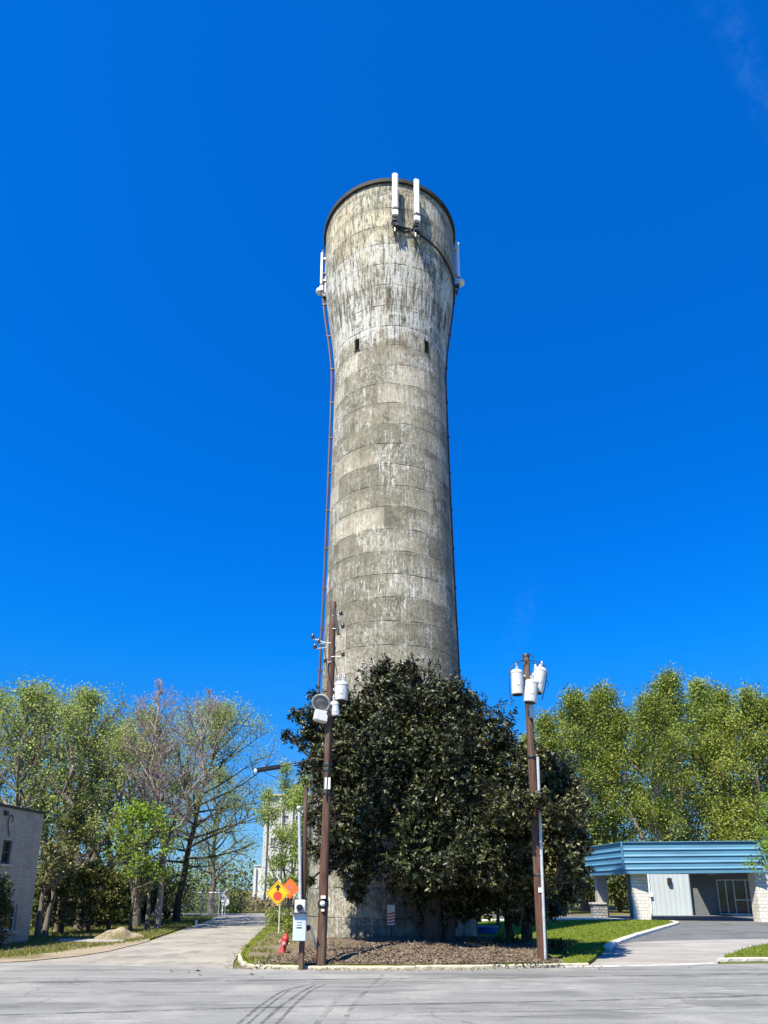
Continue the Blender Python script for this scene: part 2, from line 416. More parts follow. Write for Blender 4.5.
M['bank'] = ground_mat('leafy_soil', (.10, .11, .03), (.185, .14, .10), .72, (.10, .075, .054))
M['dirt'] = ground_mat('bare_dirt', (.20, .17, .09), (.36, .30, .22), .56, (.26, .21, .15))

# ------------------------------------------------------------------ the setting
def sheet(name, pts, z, mat):
    mb = MB(); mb.add([(p[0], p[1], z) for p in pts], [tuple(range(len(pts)))])
    o = mb.build(name, mat); o['kind'] = 'structure'
    me = o.data
    if me.polygons[0].normal.z < 0: me.flip_normals()
    return o
def spline(pts, n=8):
    """Catmull-Rom through 2-D points"""
    out = []
    p = [Vector(q) for q in pts]; p = [p[0] * 2 - p[1]] + p + [p[-1] * 2 - p[-2]]
    for i in range(1, len(p) - 2):
        for k in range(n):
            u = k / n
            a, b, c, d = p[i - 1], p[i], p[i + 1], p[i + 2]
            out.append(.5 * ((2 * b) + (c - a) * u + (2 * a - 5 * b + 4 * c - d) * u * u + (3 * b - a - 3 * c + d) * u ** 3))
    out.append(p[-2]); return out
g2 = lambda l: [G(*p).to_2d() for p in l]

sheet('ground', [(-2500, -2500), (2500, -2500), (2500, 2500), (-2500, 2500)], -.03, M['ground'])

kerbline = [(243, 964.5), (252, 967.5), (300, 969), (350, 969.2), (400, 969.3), (450, 969), (480, 968.8), (545, 966.8), (588, 966)]
sheet('side_street', spline(g2([(-14, 963.5), (60, 957), (110, 950.5), (150, 941), (190, 927), (213, 918.2), (222, 914.5)]), 6)
      + g2([(276, 914.5)]) + spline(g2([(273, 918.5), (267, 926), (258, 935), (246, 946), (236, 958), (233, 966), (236, 990)]), 6) + [Vector((-11, 15))] + [Vector((-13.5, 20))], .004, M['street'])
road_far = [Vector((-120, 22.6)), Vector((-30, 22.3))] + g2([(0, 962.5), (60, 964), (150, 967), (235, 969.2)]) + g2([(300, 970.3), (400, 970.5), (480, 970), (545, 968.2), (588, 967.4), (650, 966.2), (768, 963.6)]) + [Vector((30, 22.4)), Vector((120, 22.8))]
sheet('main_road', road_far + [Vector((120, -4)), Vector((-120, -4))], .012, M['road'])
# cross street far off at the level crossing
sheet('cross_street', [(-45, 63.0), (12, 63.0), (12, 67), (-45, 67)], .008, M['street'])

# verge inside the kerb (lawn, planting bank round the tower)
kb = g2(kerbline)
verge = kb + g2([(594, 962), (606, 950), (613, 944.5), (626, 940), (650, 932.5), (676, 924.5), (670, 922.5), (648, 921.5), (600, 921.5), (540, 922), (484, 923)]) + [Vector((4, 52)), Vector((-6, 56))] + g2([(274, 917.8), (268, 926), (259, 935), (248, 946), (240, 957)])
mb = MB(); mb.prism([(q.x, q.y, .11) for q in verge], (0, 0, -.14)); mb.build('lawn', M['lawn'])['kind'] = 'structure'
# far walk beyond the lawn
sheet('concrete_path', g2([(474, 923), (540, 921.8), (600, 921.2), (648, 921.2), (640, 918.5), (590, 918.2), (540, 918.6), (474, 919.6)]), .012, M['white_conc'])
sheet('driveway', g2([(610, 948), (636, 943.8), (700, 942.2), (768, 941)]) + [Vector((30, 31)), Vector((46, 32)), Vector((46, 61.5)), Vector((9, 63)), Vector((9, 52))] + g2([(600, 921.2), (676, 923)]), .004, M['drive'])
sheet('driveway_apron', g2([(586, 967), (596, 960), (606, 950), (613, 946.5), (636, 942), (700, 940.2), (768, 939), (790, 941), (738, 952), (722, 959.5), (712, 962.5), (760, 963.5), (640, 966.2)])[:10] + g2([(716, 964.4), (650, 965.8)]), .008, M['apron'])
patch = g2([(724, 959.2), (735, 955), (752, 949), (790, 943)]) + [Vector((22, 31)), Vector((22, 23.2))] + g2([(800, 960), (768, 960.5)])
mb = MB(); mb.prism([(q.x, q.y, .09) for q in patch], (0, 0, -.12)); mb.build('lawn', M['lawn'])['kind'] = 'structure'
# left verge
lv = g2([(-14, 960), (50, 954.5), (90, 949), (130, 943.5)]) + g2([(150, 939.5), (190, 925.5), (214, 917.6)]) + [Vector((-26, 60)), Vector((-26, 23.2))]
sheet('verge', lv, .02, M['ground'])
sheet('dirt_shoulder', g2([(-14, 964.5), (30, 961.5), (80, 956.5), (110, 951.5), (150, 941.5), (149, 939), (125, 942.5), (88, 948), (50, 953.5), (-14, 960)]), .026, M['dirt'])
sheet('side_path', g2([(58, 941.6), (90, 943), (122, 942.6), (126, 940.4), (95, 939.8), (60, 939.3)]), .032, M['apron'])
sheet('dirt_shoulder', g2([(242, 956), (250, 947), (262, 936), (256, 936), (243, 946), (234, 957)]), .016, M['dirt'])

def kerb(name, line, w, h, z0, mat, yoff=0):
    """a kerb of rectangular section along a ground line, with a rounded top edge, broken into lengths"""
    mb = MB(); pts = [Vector((p[0], p[1])) for p in line]
    # resample
    seg = [0]
    for a, b in zip(pts, pts[1:]): seg.append(seg[-1] + (b - a).length)
    L = seg[-1]; n = max(2, int(L / .12)); rs = []
    for i in range(n + 1):
        d = L * i / n; k = max(j for j in range(len(seg)) if seg[j] <= d + 1e-9); k = min(k, len(pts) - 2)
        u = (d - seg[k]) / max(1e-9, seg[k + 1] - seg[k]); rs.append(pts[k].lerp(pts[k + 1], u))
    prof = [(-w / 2, 0), (-w / 2, h - .03), (-w / 2 + .03, h), (w / 2 - .03, h), (w / 2, h - .03), (w / 2, 0)]
    step = 20
    for s0 in range(0, n, step):
        run = rs[s0:s0 + step + 1]
        if len(run) < 2: break
        vs = []; dz = random.uniform(-.012, .012)
        for i, p in enumerate(run):
            d = (run[min(i + 1, len(run) - 1)] - run[max(i - 1, 0)]).normalized(); nn = Vector((-d.y, d.x))
            q = p
            if i == 0: q = p + d * .006
            if i == len(run) - 1: q = p - d * .006
            for a, zz in prof:
                e = q + nn * (a + random.uniform(-.008, .008)); vs.append((e.x, e.y, z0 + zz + (dz if zz > 0 else 0) + random.uniform(-.005, .005)))
        k = len(prof); fs = []
        for i in range(len(run) - 1):
            for j in range(k - 1): fs.append((i * k + j, i * k + j + 1, (i + 1) * k + j + 1, (i + 1) * k + j))
        fs.append(tuple(range(k))); fs.append(tuple((len(run) - 1) * k + j for j in range(k - 1, -1, -1)))
        mb.add(vs, fs)
    o = mb.build(name, mat); o['kind'] = 'structure'; return o
M['kerb'] = simple('worn_yellow_kerb', (.50, .45, .31), (.40, .37, .30), 3.0, .9, bump=.4, dirt=(.20, .175, .14), dscale=2.2)
kl = spline(g2([(262, 938.5), (250, 948), (241, 957)] + kerbline), 5)
kerb('kerb', kl, .16, .115, -.02, M['kerb'])
kerb('kerb', spline(g2([(606, 950.5), (613, 945.5), (627, 940), (650, 932.5), (676, 924.5), (672, 922.6)]), 6), .30, .16, -.02, M['white_conc'])
kerb('kerb', spline(g2([(718, 961.2), (738, 960.6), (768, 960.4), (800, 960)]), 4), .16, .10, -.02, M['concrete'])
kerb('gutter', spline(g2([(560, 967.6), (600, 966.6), (650, 965.8), (716, 963.6)]), 4), .22, .045, -.02, M['concrete'])

sheet('soil_patch', g2([(246, 962), (252, 965.5), (300, 967.2), (340, 967.5), (330, 945), (303, 930), (280, 929), (266, 938), (254, 949)]), .1135, ground_mat('patchy_corner_soil', (.15, .16, .035), (.24, .19, .14), .50, (.15, .115, .08), .9))
# the bank of soil and litter at the foot of the tower
def bank_h(x, y):
    h = .10 + .34 * max(0, 1 - ((x - 1.2) / 5.4) ** 2 - ((y - 25.6) / 5.0) ** 2) ** .7
    return h
mb = MB(); nx, ny = 90, 60; X0, X1, Y0, Y1 = -2.9, 5.0, 20.35, 31.5
idx = {}
for j in range(ny + 1):
    for i in range(nx + 1):
        x = X0 + (X1 - X0) * i / nx; yk = float(np.interp(x, [q.x for q in kb], [q.y for q in kb])) + .09; y = yk + (Y1 - yk) * j / ny
        e = 1 - ((x - 1.2) / 4.9) ** 2 - max(0, (y - 25.6) / 5.5) ** 2
        h = bank_h(x, y) + .02 * math.sin(3.1 * x + 1.7 * y) + random.uniform(-.015, .02)
        edge = min(1, max(0, e * 3), max(0, .35 + (y - yk) * 2.0))
        idx[i, j] = len(mb.v); mb.v.append((x, y, (.118 + (h - .08) * edge) if edge > 0 else .06))
for j in range(ny):
    for i in range(nx): mb.f.append((idx[i, j], idx[i + 1, j], idx[i + 1, j + 1], idx[i, j + 1])); mb.mi.append(0)
o = mb.build('soil_bank', M['bank'], smooth=True); o['kind'] = 'structure'

# tyre marks and the old seam in the road
def strip(mb, pts, w, z):
    p = spline(pts, 8); vs = []
    for i, q in enumerate(p):
        d = (p[min(i + 1, len(p) - 1)] - p[max(i - 1, 0)]).normalized(); nn = Vector((-d.y, d.x)); ww = w * random.uniform(.8, 1.2) * .5
        vs += [(q.x + nn.x * ww, q.y + nn.y * ww, z), (q.x - nn.x * ww, q.y - nn.y * ww, z)]
    mb.add(vs, [(2 * i, 2 * i + 1, 2 * i + 3, 2 * i + 2) for i in range(len(p) - 1)])
def streak_mat(name, col, lo, hi, sc, mx=1.0):
    m, t, b = newmat(name)
    o = t.new('ShaderNodeTexCoord').outputs['Object']
    b.inputs['Base Color'].default_value = (*col, 1); b.inputs['Roughness'].default_value = .85
    a = t.ramp(t.noise(o, sc, 5, .7), [(lo, 0), (hi, mx)]); t.l.new(a, b.inputs['Alpha'])
    return m
M['rubber'] = streak_mat('tyre_rubber', (.05, .05, .052), .33, .66, 5, .62)
M['rubber_faint'] = streak_mat('faint_tyre_rubber', (.07, .07, .072), .45, .75, 4, .6)
M['seam'] = streak_mat('tar_seam', (.075, .075, .075), .36, .68, 1.6, .75)
M['oldpaint'] = streak_mat('worn_white_paint', (.55, .54, .51), .48, .72, 1.6, .55)
c4 = lambda l: g2([(180 + x / 3, 950 + y / 3) for x, y in l])
mb = MB()
for l, w in (([(165, 232), (200, 203), (240, 170), (310, 125), (385, 107)], .07), ([(195, 232), (240, 192), (290, 150), (340, 118), (405, 101)], .05),
             ([(235, 232), (275, 195), (310, 165), (370, 125), (405, 107)], .08), ([(282, 232), (320, 192), (345, 165), (395, 123), (435, 106)], .07)):
    strip(mb, c4(l), w, .016)
mb.build('tyre_marks', M['rubber'])['kind'] = 'structure'
mb = MB()
for l, w in (([(400, 236), (440, 190), (490, 130)], .12), ([(485, 232), (510, 185), (545, 138), (610, 75)], .1), ([(60, 165), (240, 150), (420, 152)], .09), ([(560, 215), (700, 190), (900, 186)], .1)):
    strip(mb, c4(l), w, .0165)
mb.build('tyre_marks', M['rubber_faint'])['kind'] = 'structure'
mb = MB()
strip(mb, g2([(-40, 1017), (100, 1013), (260, 1008.4), (420, 1004.6), (600, 1001), (800, 995)]), .13, .0155)
strip(mb, g2([(-40, 984), (150, 982), (300, 980.4), (420, 979), (600, 977), (800, 973)]), .16, .0155)
strip(mb, g2([(430, 1013), (600, 1011), (800, 1004)]), .06, .0155)
mb.build('road_seam', M['seam'])['kind'] = 'structure'
mb = MB()
def crack(x0, y0, x1, y1, n, amp, w):
    pts = []; off = 0
    for i in range(n + 1):
        off = off * .6 + random.uniform(-amp, amp); f = i / n
        pts.append((x0 + (x1 - x0) * f + off * 6, y0 + (y1 - y0) * f + off))
    strip(mb, g2(pts), w, .0152)
crack(-20, 996, 130, 991, 12, .7, .045); crack(520, 1018, 780, 1012, 14, .8, .035); crack(330, 992, 560, 988, 12, .6, .03); crack(600, 980, 770, 975, 9, .5, .03)
mb.build('road_crack', M['seam'])['kind'] = 'structure'
mb = MB()
strip(mb, g2([(28, 964.2), (70, 962.6), (116, 960.4)]), .16, .017)
strip(mb, g2([(500, 987.5), (560, 989), (640, 990), (768, 987)]), .22, .0158)
strip(mb, g2([(560, 986.5), (584, 987.2), (600, 986.4)]), .35, .0168)
mb.build('road_marking', M['oldpaint'])['kind'] = 'structure'

# ------------------------------------------------------------------ the water tower
TX, TY = .3, 30.3
prof = [(0.0, 3.52), (.5, 3.50), (2.9, 3.44), (6, 3.28), (9, 3.17), (11.2, 3.09), (15.1, 3.0), (20.3, 2.905), (24.3, 2.85), (26.95, 2.825)]
tank = [(26.95, 2.825), (28.0, 2.83), (28.15, 2.86), (28.8, 2.915), (29.4, 2.98), (30.0, 3.06), (30.6, 3.15), (31.2, 3.235), (31.8, 3.31), (32.4, 3.37), (33.0, 3.41), (33.8, 3.44), (34.6, 3.455), (36.1, 3.46)]
def tower_r(z):
    p = prof + tank
    for (za, ra), (zb, rb) in zip(p, p[1:]):
        if za <= z <= zb: return ra + (rb - ra) * (z - za) / (zb - za)
    return p[-1][1] if z > p[-1][0] else p[0][1]
def tpos(a, z, off=0.0):
    """angle a (degrees) round the tower, 0 facing the road, positive to the right"""
    q = R(a); r = tower_r(z) + off
    return Vector((TX + r * math.sin(q), TY - r * math.cos(q), z))
tw = thing('water_tower', (TX, TY, 0), 'tall weathered concrete water tower with a flared tank top and streaked stained walls', 'water tower')
def revolve(name, pr, mat, n=128, closed_top=False):
    vs = []; fs = []; uvs = []
    zs = []
    for (za, ra), (zb, rb) in zip(pr, pr[1:]):
        k = max(1, int((zb - za) / .6))
        for i in range(k): zs.append((za + (zb - za) * i / k, ra + (rb - ra) * i / k))
    zs.append(pr[-1])
    for z, r in zs:
        for k in range(n + 1):
            q = 2 * math.pi * k / n
            vs.append((-r * math.sin(q), r * math.cos(q), z)); uvs.append((q * 3.1, z))   # seam at the back
    m = n + 1
    for i in range(len(zs) - 1):
        for k in range(n): fs.append((i * m + k, i * m + k + 1, (i + 1) * m + k + 1, (i + 1) * m + k))
    me = bpy.data.meshes.new(name); me.from_pydata(vs, [], fs)
    ul = me.uv_layers.new(name='wrap')
    for p in me.polygons:
        p.use_smooth = True
        for li in p.loop_indices: ul.data[li].uv = uvs[me.loops[li].vertex_index]
    me.materials.append(mat)
    ob = bpy.data.objects.new(name, me); COL.objects.link(ob); ob.parent = tw
    return ob
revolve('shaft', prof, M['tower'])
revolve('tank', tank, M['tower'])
M['vent_shade'] = simple('vent_shade_black', (.004, .004, .004), None, 4, 1.0, spec=.1)
M['rim'] = simple('rim_shade_dark', (.030, .026, .022), (.016, .014, .012), 2.5, .8, dirt=(.06, .05, .04), dscale=1.4)  # lip coloured near black for the shadow it casts and its shaded underside
M['roof'] = simple('tower_roof', (.25, .24, .22), None, 1, .9)
mb = MB(); mb.lathe([(3.40, 36.08), (3.57, 36.10), (3.59, 36.29), (3.54, 36.34), (3.3, 36.36), (.02, 36.9)], (TX, TY, 0), 128)
mb.build('rim', M['rim'], tw, smooth=True)
for a in (-34, 38):                                   # vent slots under the flare: solid boxes blackened for the shade of openings
    mb = MB(); c = tpos(a, 27.45, -.02); rot = Matrix.Rotation(R(a), 3, 'Z')
    mb.box(c, (.22, .12, .60), rot); v = mb.build('vent', M['vent_shade'], tw)
    mb = MB()
    mb.box(c + rot @ Vector((0, 0, -.34)), (.28, .13, .04), rot)
    mb.build('sill', M['rim'], v)
# left riser pipe with clips; right one added for the dark shading there
M['pipe'] = simple('weathered_pipe', (.10, .065, .07), (.06, .045, .05), 2, .6, stretch=(1, 1, .4))
for a, off, rad, zt in ((-92, .17, .055, 35.9), (91, .06, .045, 33.2)):
    pts = [tpos(a, z, off) for z in np.linspace(.3, zt, 60)]
    mb = MB(); mb.tube(pts, rad, 8); p = mb.build('riser_and_shade_pipe', M['pipe'], tw, smooth=True)
    for z in np.arange(1.5, zt, 2.05):
        mb = MB(); mb.box(tpos(a, z, off * .5), (off + .14, .1, .07), Matrix.Rotation(R(a) + R(90), 3, 'Z')); mb.build('clip', M['dark'], p)
# ring cable
mb = MB(); mb.tube([tpos(a, 33.32 - .012 * max(0, a - 15), .07) for a in range(2, 96, 3)], .045, 8)
mb.build('cable', M['black'], tw, smooth=True)
mb = MB(); mb.tube([tpos(a, z, .09) for a, z in ((1, 33.5), (6, 33.22), (11, 33.05), (16, 33.2), (20, 33.5))], .04, 6)
mb.tube([tpos(3, z, .1) for z in (33.6, 33.2, 32.7)], .035, 6); mb.tube([tpos(19.5, z, .1) for z in (33.5, 33.0, 32.5)], .035, 6)
mb.build('cable', M['black'], tw, smooth=True)
M['antenna'] = simple('antenna_plastic', (.80, .81, .82), (.74, .75, .77), 2, .45)
def antenna(a, z0, z1, off, side=False):
    rot = Matrix.Rotation(R(a), 3, 'Z')
    c = tpos(a, (z0 + z1) / 2, off)
    c = Vector((TX + (3.46 + off) * math.sin(R(a)), TY - (3.46 + off) * math.cos(R(a)), (z0 + z1) / 2))
    mb = MB(); mb.box(c, (.28, .16, z1 - z0), rot, bev=.05)
    p = mb.build('antenna', M['antenna'], tw, smooth=True)
    at = lambda dx, dy, z: Vector((c.x, c.y, 0)) + rot @ Vector((dx, dy, 0)) + Vector((0, 0, z))
    mb = MB(); mb.box(at(0, 0, z0 - .06), (.20, .12, .10), rot); mb.build('connector', M['black'], p)
    mb = MB(); mb.box(at(0, .0, z0 - .30), (.30, .2, .34), rot, bev=.03); mb.build('radio_unit', M['white_metal'], p, smooth=True)
    mb = MB(); mb.tube([at(0, .2, z0 - 1.15), at(0, .2, z1 - .1)], .045, 8)
    for z in (z0 + .25, z1 - .45, z0 - .75):
        mb.box(at(0, off * .5 + .08, z), (.09, off - .02, .08), rot); mb.box(at(0, .14, z), (.2, .14, .1), rot)
    mb.build('mounting_bracket', M['galv'], p)
    mb = MB()
    mb.box(at(-.03, .1, z0 - .62), (.24, .22, .22), rot, bev=.03); mb.box(at(.08, .16, z0 - .86), (.2, .2, .16), rot, bev=.03)
    mb.tube([at(.05, .05, z0 - .1), at(.1, -.02, z0 - .4), at(.02, .1, z0 - .7), at(-.05, .3, z0 - 1.0), at(-.02, off - .06, z0 - .95)], .028, 6)
    mb.tube([at(-.06, .05, z0 - .1), at(-.12, .0, z0 - .45), at(-.06, .15, z0 - .85), at(.04, off - .06, z0 - 1.15)], .028, 6)
    mb.build('cable_loop', M['black'], p, smooth=True)
    if side:
        mb = MB(); mb.sphere(at(-.05, -.12, z0 - .35), .2); mb.build('dish', M['white_metal'], p, smooth=True)
antenna(3.5, 33.95, 36.15, .45)
antenna(19.5, 33.85, 36.05, .45)
antenna(-93, 33.6, 35.75, .20, True)
antenna(86, 33.6, 35.95, .22, True)
# foot of the tower: a small doorway frame and junction pieces hidden in shade
mb = MB(); mb.box(tpos(33, 1.35, .02), (.95, .1, 2.1), Matrix.Rotation(R(33), 3, 'Z')); dd = mb.build('door', M['dark'], tw)
mb = MB(); mb.box(tpos(33 + 6, 1.3, .1), (.05, .08, .16), Matrix.Rotation(R(33), 3, 'Z')); mb.build('handle', M['galv'], dd)

# ------------------------------------------------------------------ utility poles
def pole_shaft(parent, base, top, r0, r1):
    mb = MB(); n = 14; pts = [base.lerp(top, i / n) + Vector((random.uniform(-.008, .008), random.uniform(-.008, .008), 0)) for i in range(n + 1)]
    pts[0].z -= .3
    mb.tube(pts, [r0 + (r1 - r0) * i / n for i in range(n + 1)], 14)
    return mb.build('shaft', M['pole'], parent, smooth=True)
def can(parent, c, r, h, tilt=None, bush=1, name='transformer'):
    rot = tilt or Matrix.Identity(3)
    mb = MB(); mb.lathe([(r * .86, -h / 2), (r * .98, -h / 2 + .02), (r, -h / 2 + .06), (r, h / 2 - .08), (r * 1.05, h / 2 - .08), (r * 1.05, h / 2 - .03), (r * .9, h / 2 + .02), (r * .4, h / 2 + .06), (.02, h / 2 + .065)], c, 24, rot)
    o = mb.build(name, M['can'], parent, smooth=True)
    mb = MB(); mb.lathe([(r * .84, -h / 2 - .012), (r * .86, -h / 2 + .004)], c, 24, rot); mb.build('base_plate', M['dark'], o)
    for k in range(bush):
        d = rot @ Vector((r * .45 * (1 if k else -1) * (bush > 1), -r * .2, h / 2 + .05))
        mb = MB(); q = Vector(c) + d
        mb.lathe([(.05, 0), (.055, .03), (.03, .05), (.05, .07), (.03, .1), (.045, .13), (.025, .16), (.015, .22)], q, 10, rot); mb.build('bushing', M['pot'], o, smooth=True)
    mb = MB(); mb.box(Vector(c) + rot @ Vector((0, -r * 1.0, -h * .05)), (.10, .02, .14), rot); mb.build('plate', M['meter'], o)
    return o
M['pot'] = simple('grey_porcelain', (.45, .47, .50), (.35, .37, .4), 4, .25)
M['brown_pot'] = simple('brown_porcelain', (.10, .05, .035), None, 4, .25)

# --- pole at the corner
b = G(321, 965, .1); b = Vector((b.x, b.y, .1)); top = b + Vector((.14, 0, 10.75))
pa = thing('utility_pole', b, 'tall wooden pole at the street corner with grey transformers, a floodlight and a streetlight arm', 'utility pole', 'wooden utility poles')
pole_shaft(pa, b, top, .138, .098)
def onp(y, dx=0.0, dy=0.0, Yb=b.y):
    z = P(321, y, Yb).z; f = (z - .1) / 10.75
    return Vector((b.x + .14 * f + dx, b.y + dy, z))
q = onp(693, .34, -.1); can(pa, q, .20, .55, bush=2)
q = onp(711, .17, -.16); can(pa, q, .13, .42, Matrix.Rotation(R(-6), 3, 'Y'), bush=1)
for y_ in (690, 698): mb = MB(); mb.box(onp(y_, .12, -.04), (.3, .06, .08)); mb.build('mounting_bracket', M['galv'], pa)
# floodlight tipped down towards the road
q = onp(705, -.26, -.22); rot = Matrix.Rotation(R(-12), 3, 'Z') @ Matrix.Rotation(R(-58), 3, 'X')
mb = MB(); mb.lathe([(.10, .34), (.18, .26), (.26, .10), (.285, 0.0), (.265, -.005), (.235, .03), (.235, .035)], q, 24, rot)
fl = mb.build('floodlight', M['can'], pa, smooth=True)
M['lens'] = simple('dull_lens', (.16, .165, .17), (.10, .10, .105), 3, .25)
mb = MB(); mb.lathe([(.22, .02), (.12, -.012), (.01, -.02)], q, 24, rot); mb.build('lens', M['lens'], fl, smooth=True)
mb = MB(); mb.tube([q + rot @ Vector((0, 0, .3)), onp(701, 0, -.08)], .03, 8); mb.build('yoke', M['galv'], fl)
mb = MB(); mb.box(onp(718, -.24, -.20), (.42, .26, .34), Matrix.Rotation(R(14), 3, 'Z') @ Matrix.Rotation(R(10), 3, 'Y'), bev=.03)
mb.build('junction_box', M['can'], pa, smooth=True)
mb = MB()
mb.tube([onp(708, .05, -.2), onp(716, -.05, -.3), onp(720, .02, -.26), onp(726, .03, -.16)], .022, 6)
mb.tube([onp(706, .1, -.25), onp(714, .0, -.33), onp(717, .06, -.28), onp(728, .06, -.15)], .022, 6)
mb.tube([onp(686, .34, -.12), onp(676, .2, -.15), onp(660, .1, -.14), onp(648, .12, -.1)], .012, 6)
mb.tube([onp(704, .16, -.2), onp(690, .05, -.2), onp(668, -.12, -.14), onp(645, -.25, -.05)], .012, 6)
mb.tube([onp(728, .04, -.15), onp(760, .04, -.15), onp(800, .0, -.16)], .018, 6)
mb.build('cable', M['black'], pa, smooth=True)
# stand-off timber near the top and pin insulators
mb = MB(); a0, a1 = onp(611, .03, -.14), onp(636, .20, -.14); d = (a1 - a0)
mb.box((a0 + a1) / 2, (.10, .10, d.length), d.to_track_quat('Z', 'Y').to_matrix()); mb.build('brace', M['dark'], pa)
def pin(parent, p0, p1, mat=None, ins=None, r=.018):
    mb = MB(); mb.tube([p0, p1], r, 6); k = mb.build('crossarm', mat or M['galv'], parent)
    mb = MB(); mb.lathe([(.02, 0), (.06, .02), (.065, .05), (.035, .07), (.055, .09), (.05, .13), (.03, .16)], p1, 10); mb.build('insulator', ins or M['brown_pot'], k, smooth=True)
pin(pa, onp(617, .0, -.1), onp(617, .26, -.14)); pin(pa, onp(630, .0, -.1), onp(630, .33, -.14)); pin(pa, onp(658, 0, -.1), onp(658, .36, -.15))
pin(pa, onp(644, 0, -.08), onp(645, -.40, -.14), M['white_metal'])
pin(pa, onp(644, -.2, -.12), onp(641, -.58, -.2), M['white_metal']); pin(pa, onp(649, -.15, -.12), onp(651, -.50, -.2))
pin(pa, onp(663, 0, -.1), onp(664, -.18, -.14))
mb = MB(); mb.box(onp(784, .02, -.145), (.165, .02, .34)); mb.build('sign_plate', M['white_metal'], pa)
for y in (765, 770, 793): 
    mb = MB(); c = onp(y); mb.lathe([(.137, -.05), (.141, -.04), (.141, .04), (.137, .05)], c, 16); mb.build('band', M['dark'], pa, smooth=True)
mb = MB(); mb.lathe([(.153, -.09), (.157, -.08), (.157, .08), (.153, .09)], onp(903.5), 16); bd = mb.build('band', M['dark'], pa, smooth=True)
mb = MB(); mb.sphere(onp(903.5, .0, -.18), .075); mb.box(onp(897, .01, -.16), (.13, .05, .08)); mb.box(onp(910, .01, -.16), (.09, .05, .06)); mb.build('lamp', M['white_metal'], bd, smooth=True)
mb = MB(); mb.tube([onp(903, -.12, -.04), onp(904, -.26, -.05)], .012, 6); mb.build('hook', M['dark'], bd)
# streetlight: thin arm and flat dark head
q0, q1, q2 = onp(760, -.08), onp(763, -.75, -.25), P(280, 766.5, b.y - .6)
h1, h0 = P(281, 766.5, b.y - .6), P(256, 770.5, b.y - .95)
mb = MB(); mb.tube([q0, q0.lerp(q1, .5) + Vector((0, 0, .06)), q1, q2], [.02, .018, .016, .016], 8); am = mb.build('streetlight_arm', M['pole'], pa, smooth=True)
mb = MB(); d = (h1 - h0)
mb.box((h0 + h1) / 2, (.20, d.length, .13), d.to_track_quat('Y', 'Z').to_matrix(), bev=.04); mb.build('lamp_head', M['dark'], am, smooth=True)
mb = MB(); mb.box(h0 - d.normalized() * .02, (.17, .05, .11), d.to_track_quat('Y', 'Z').to_matrix(), bev=.02); mb.build('end_cap', M['white_metal'], am)

# --- short service pole with the meter
b = G(301.5, 966, .1); b = Vector((b.x, b.y, .1)); top = Vector((b.x - .02, b.y, P(301, 788, b.y).z))
pm = thing('utility_pole', b, 'short brown wooden service pole carrying a round electric meter and a pale blue box', 'utility pole', 'wooden utility poles')
pole_shaft(pm, b, top, .080, .062)
on = lambda x, y, dy: P(x, y, b.y + dy)
mb = MB(); mb.tube([on(300.2, 901, -.14), on(299.9, 860, -.13), on(299.2, 812, -.12)], .045, 10); cd = mb.build('conduit', M['galv'], pm, smooth=True)
mb = MB(); mb.sphere(on(299.0, 808, -.13), .075, sc=(1, 1.1, .9)); mb.build('weatherhead', M['galv'], cd, smooth=True)
mb = MB(); c = on(300.2, 907.3, -.2); mb.box(c, (.285, .16, .40), bev=.015); mx = mb.build('meter_box', M['meter'], pm)
rx = Matrix.Rotation(R(90), 3, 'X')
mb = MB(); mb.lathe([(.10, 0), (.10, .03), (.085, .035)], c + Vector((0, -.08, .0)), 20, rx); mr = mb.build('meter_ring', M['galv'], mx, smooth=True)
mb = MB(); mb.lathe([(.085, .0), (.085, .08), (.06, .11), (.01, .115)], c + Vector((0, -.11, .0)), 20, rx); mb.build('meter_glass', M['glass'], mx, smooth=True)
mb = MB(); c = on(299.8, 927.2, -.19); mb.box(c, (.36, .17, .71), bev=.015); bx = mb.build('service_box', M['panel_box'], pm)
mb = MB()
for dz, w in ((.13, .13), (.06, .13), (-.01, .15)):
    mb.box(c + Vector((-.005, -.087, dz)), (w, .006, .013 if dz > 0 else .03))
mb.build('label', M['dark'], bx)
mb = MB(); mb.box(c + Vector((0, -.09, .37)), (.38, .2, .03)); mb.build('cover', M['dark'], bx)
mb = MB(); mb.sphere(on(308, 928, -.08), .075); mb.tube([on(305, 928, -.1), on(308, 928, -.1)], .03, 8); mb.build('fitting', M['black'], pm, smooth=True)
mb = MB(); mb.tube([on(309, 926, -.05), on(311, 928, .1), on(313.5, 938, .3), on(316.3, 949.5, .55)], .038, 8); mb.build('conduit', M['white_metal'], pm, smooth=True)

# --- pole on the right
b = G(543, 961.5, .1); b = Vector((b.x, b.y, .1)); top = Vector((b.x, b.y, P(527, 657, b.y).z))
pr = thing('utility_pole', b, 'brown wooden utility pole with three white transformer cans at its top and a white conduit', 'utility pole', 'wooden utility poles')
pole_shaft(pr, b, top, .155, .105)
on = lambda x, y, dy=0.0: P(x, y, b.y + dy)
can(pr, on(517, 683, -.12), .19, .78)
can(pr, on(531, 692, -.40), .20, .70, Matrix.Rotation(R(8), 3, 'Y'))
can(pr, on(538.6, 681, -.05), .20, .80, Matrix.Rotation(R(12), 3, 'Y'))
for x_, y_, w_, dd_ in ((521, 676, .3, .06), (521, 688, .3, .06), (534, 677, .34, .06), (534, 688, .34, .06), (529, 697, .1, .25)):
    mb = MB(); mb.box(on(x_, y_, -.05 if dd_ < .1 else -.2), (w_, dd_, .07)); mb.build('mounting_bracket', M['galv'], pr)
mb = MB(); mb.lathe([(.112, -.02), (.116, -.02), (.118, .05), (.10, .09), (.01, .1)], top, 14); mb.build('cap', M['dark'], pr, smooth=True)
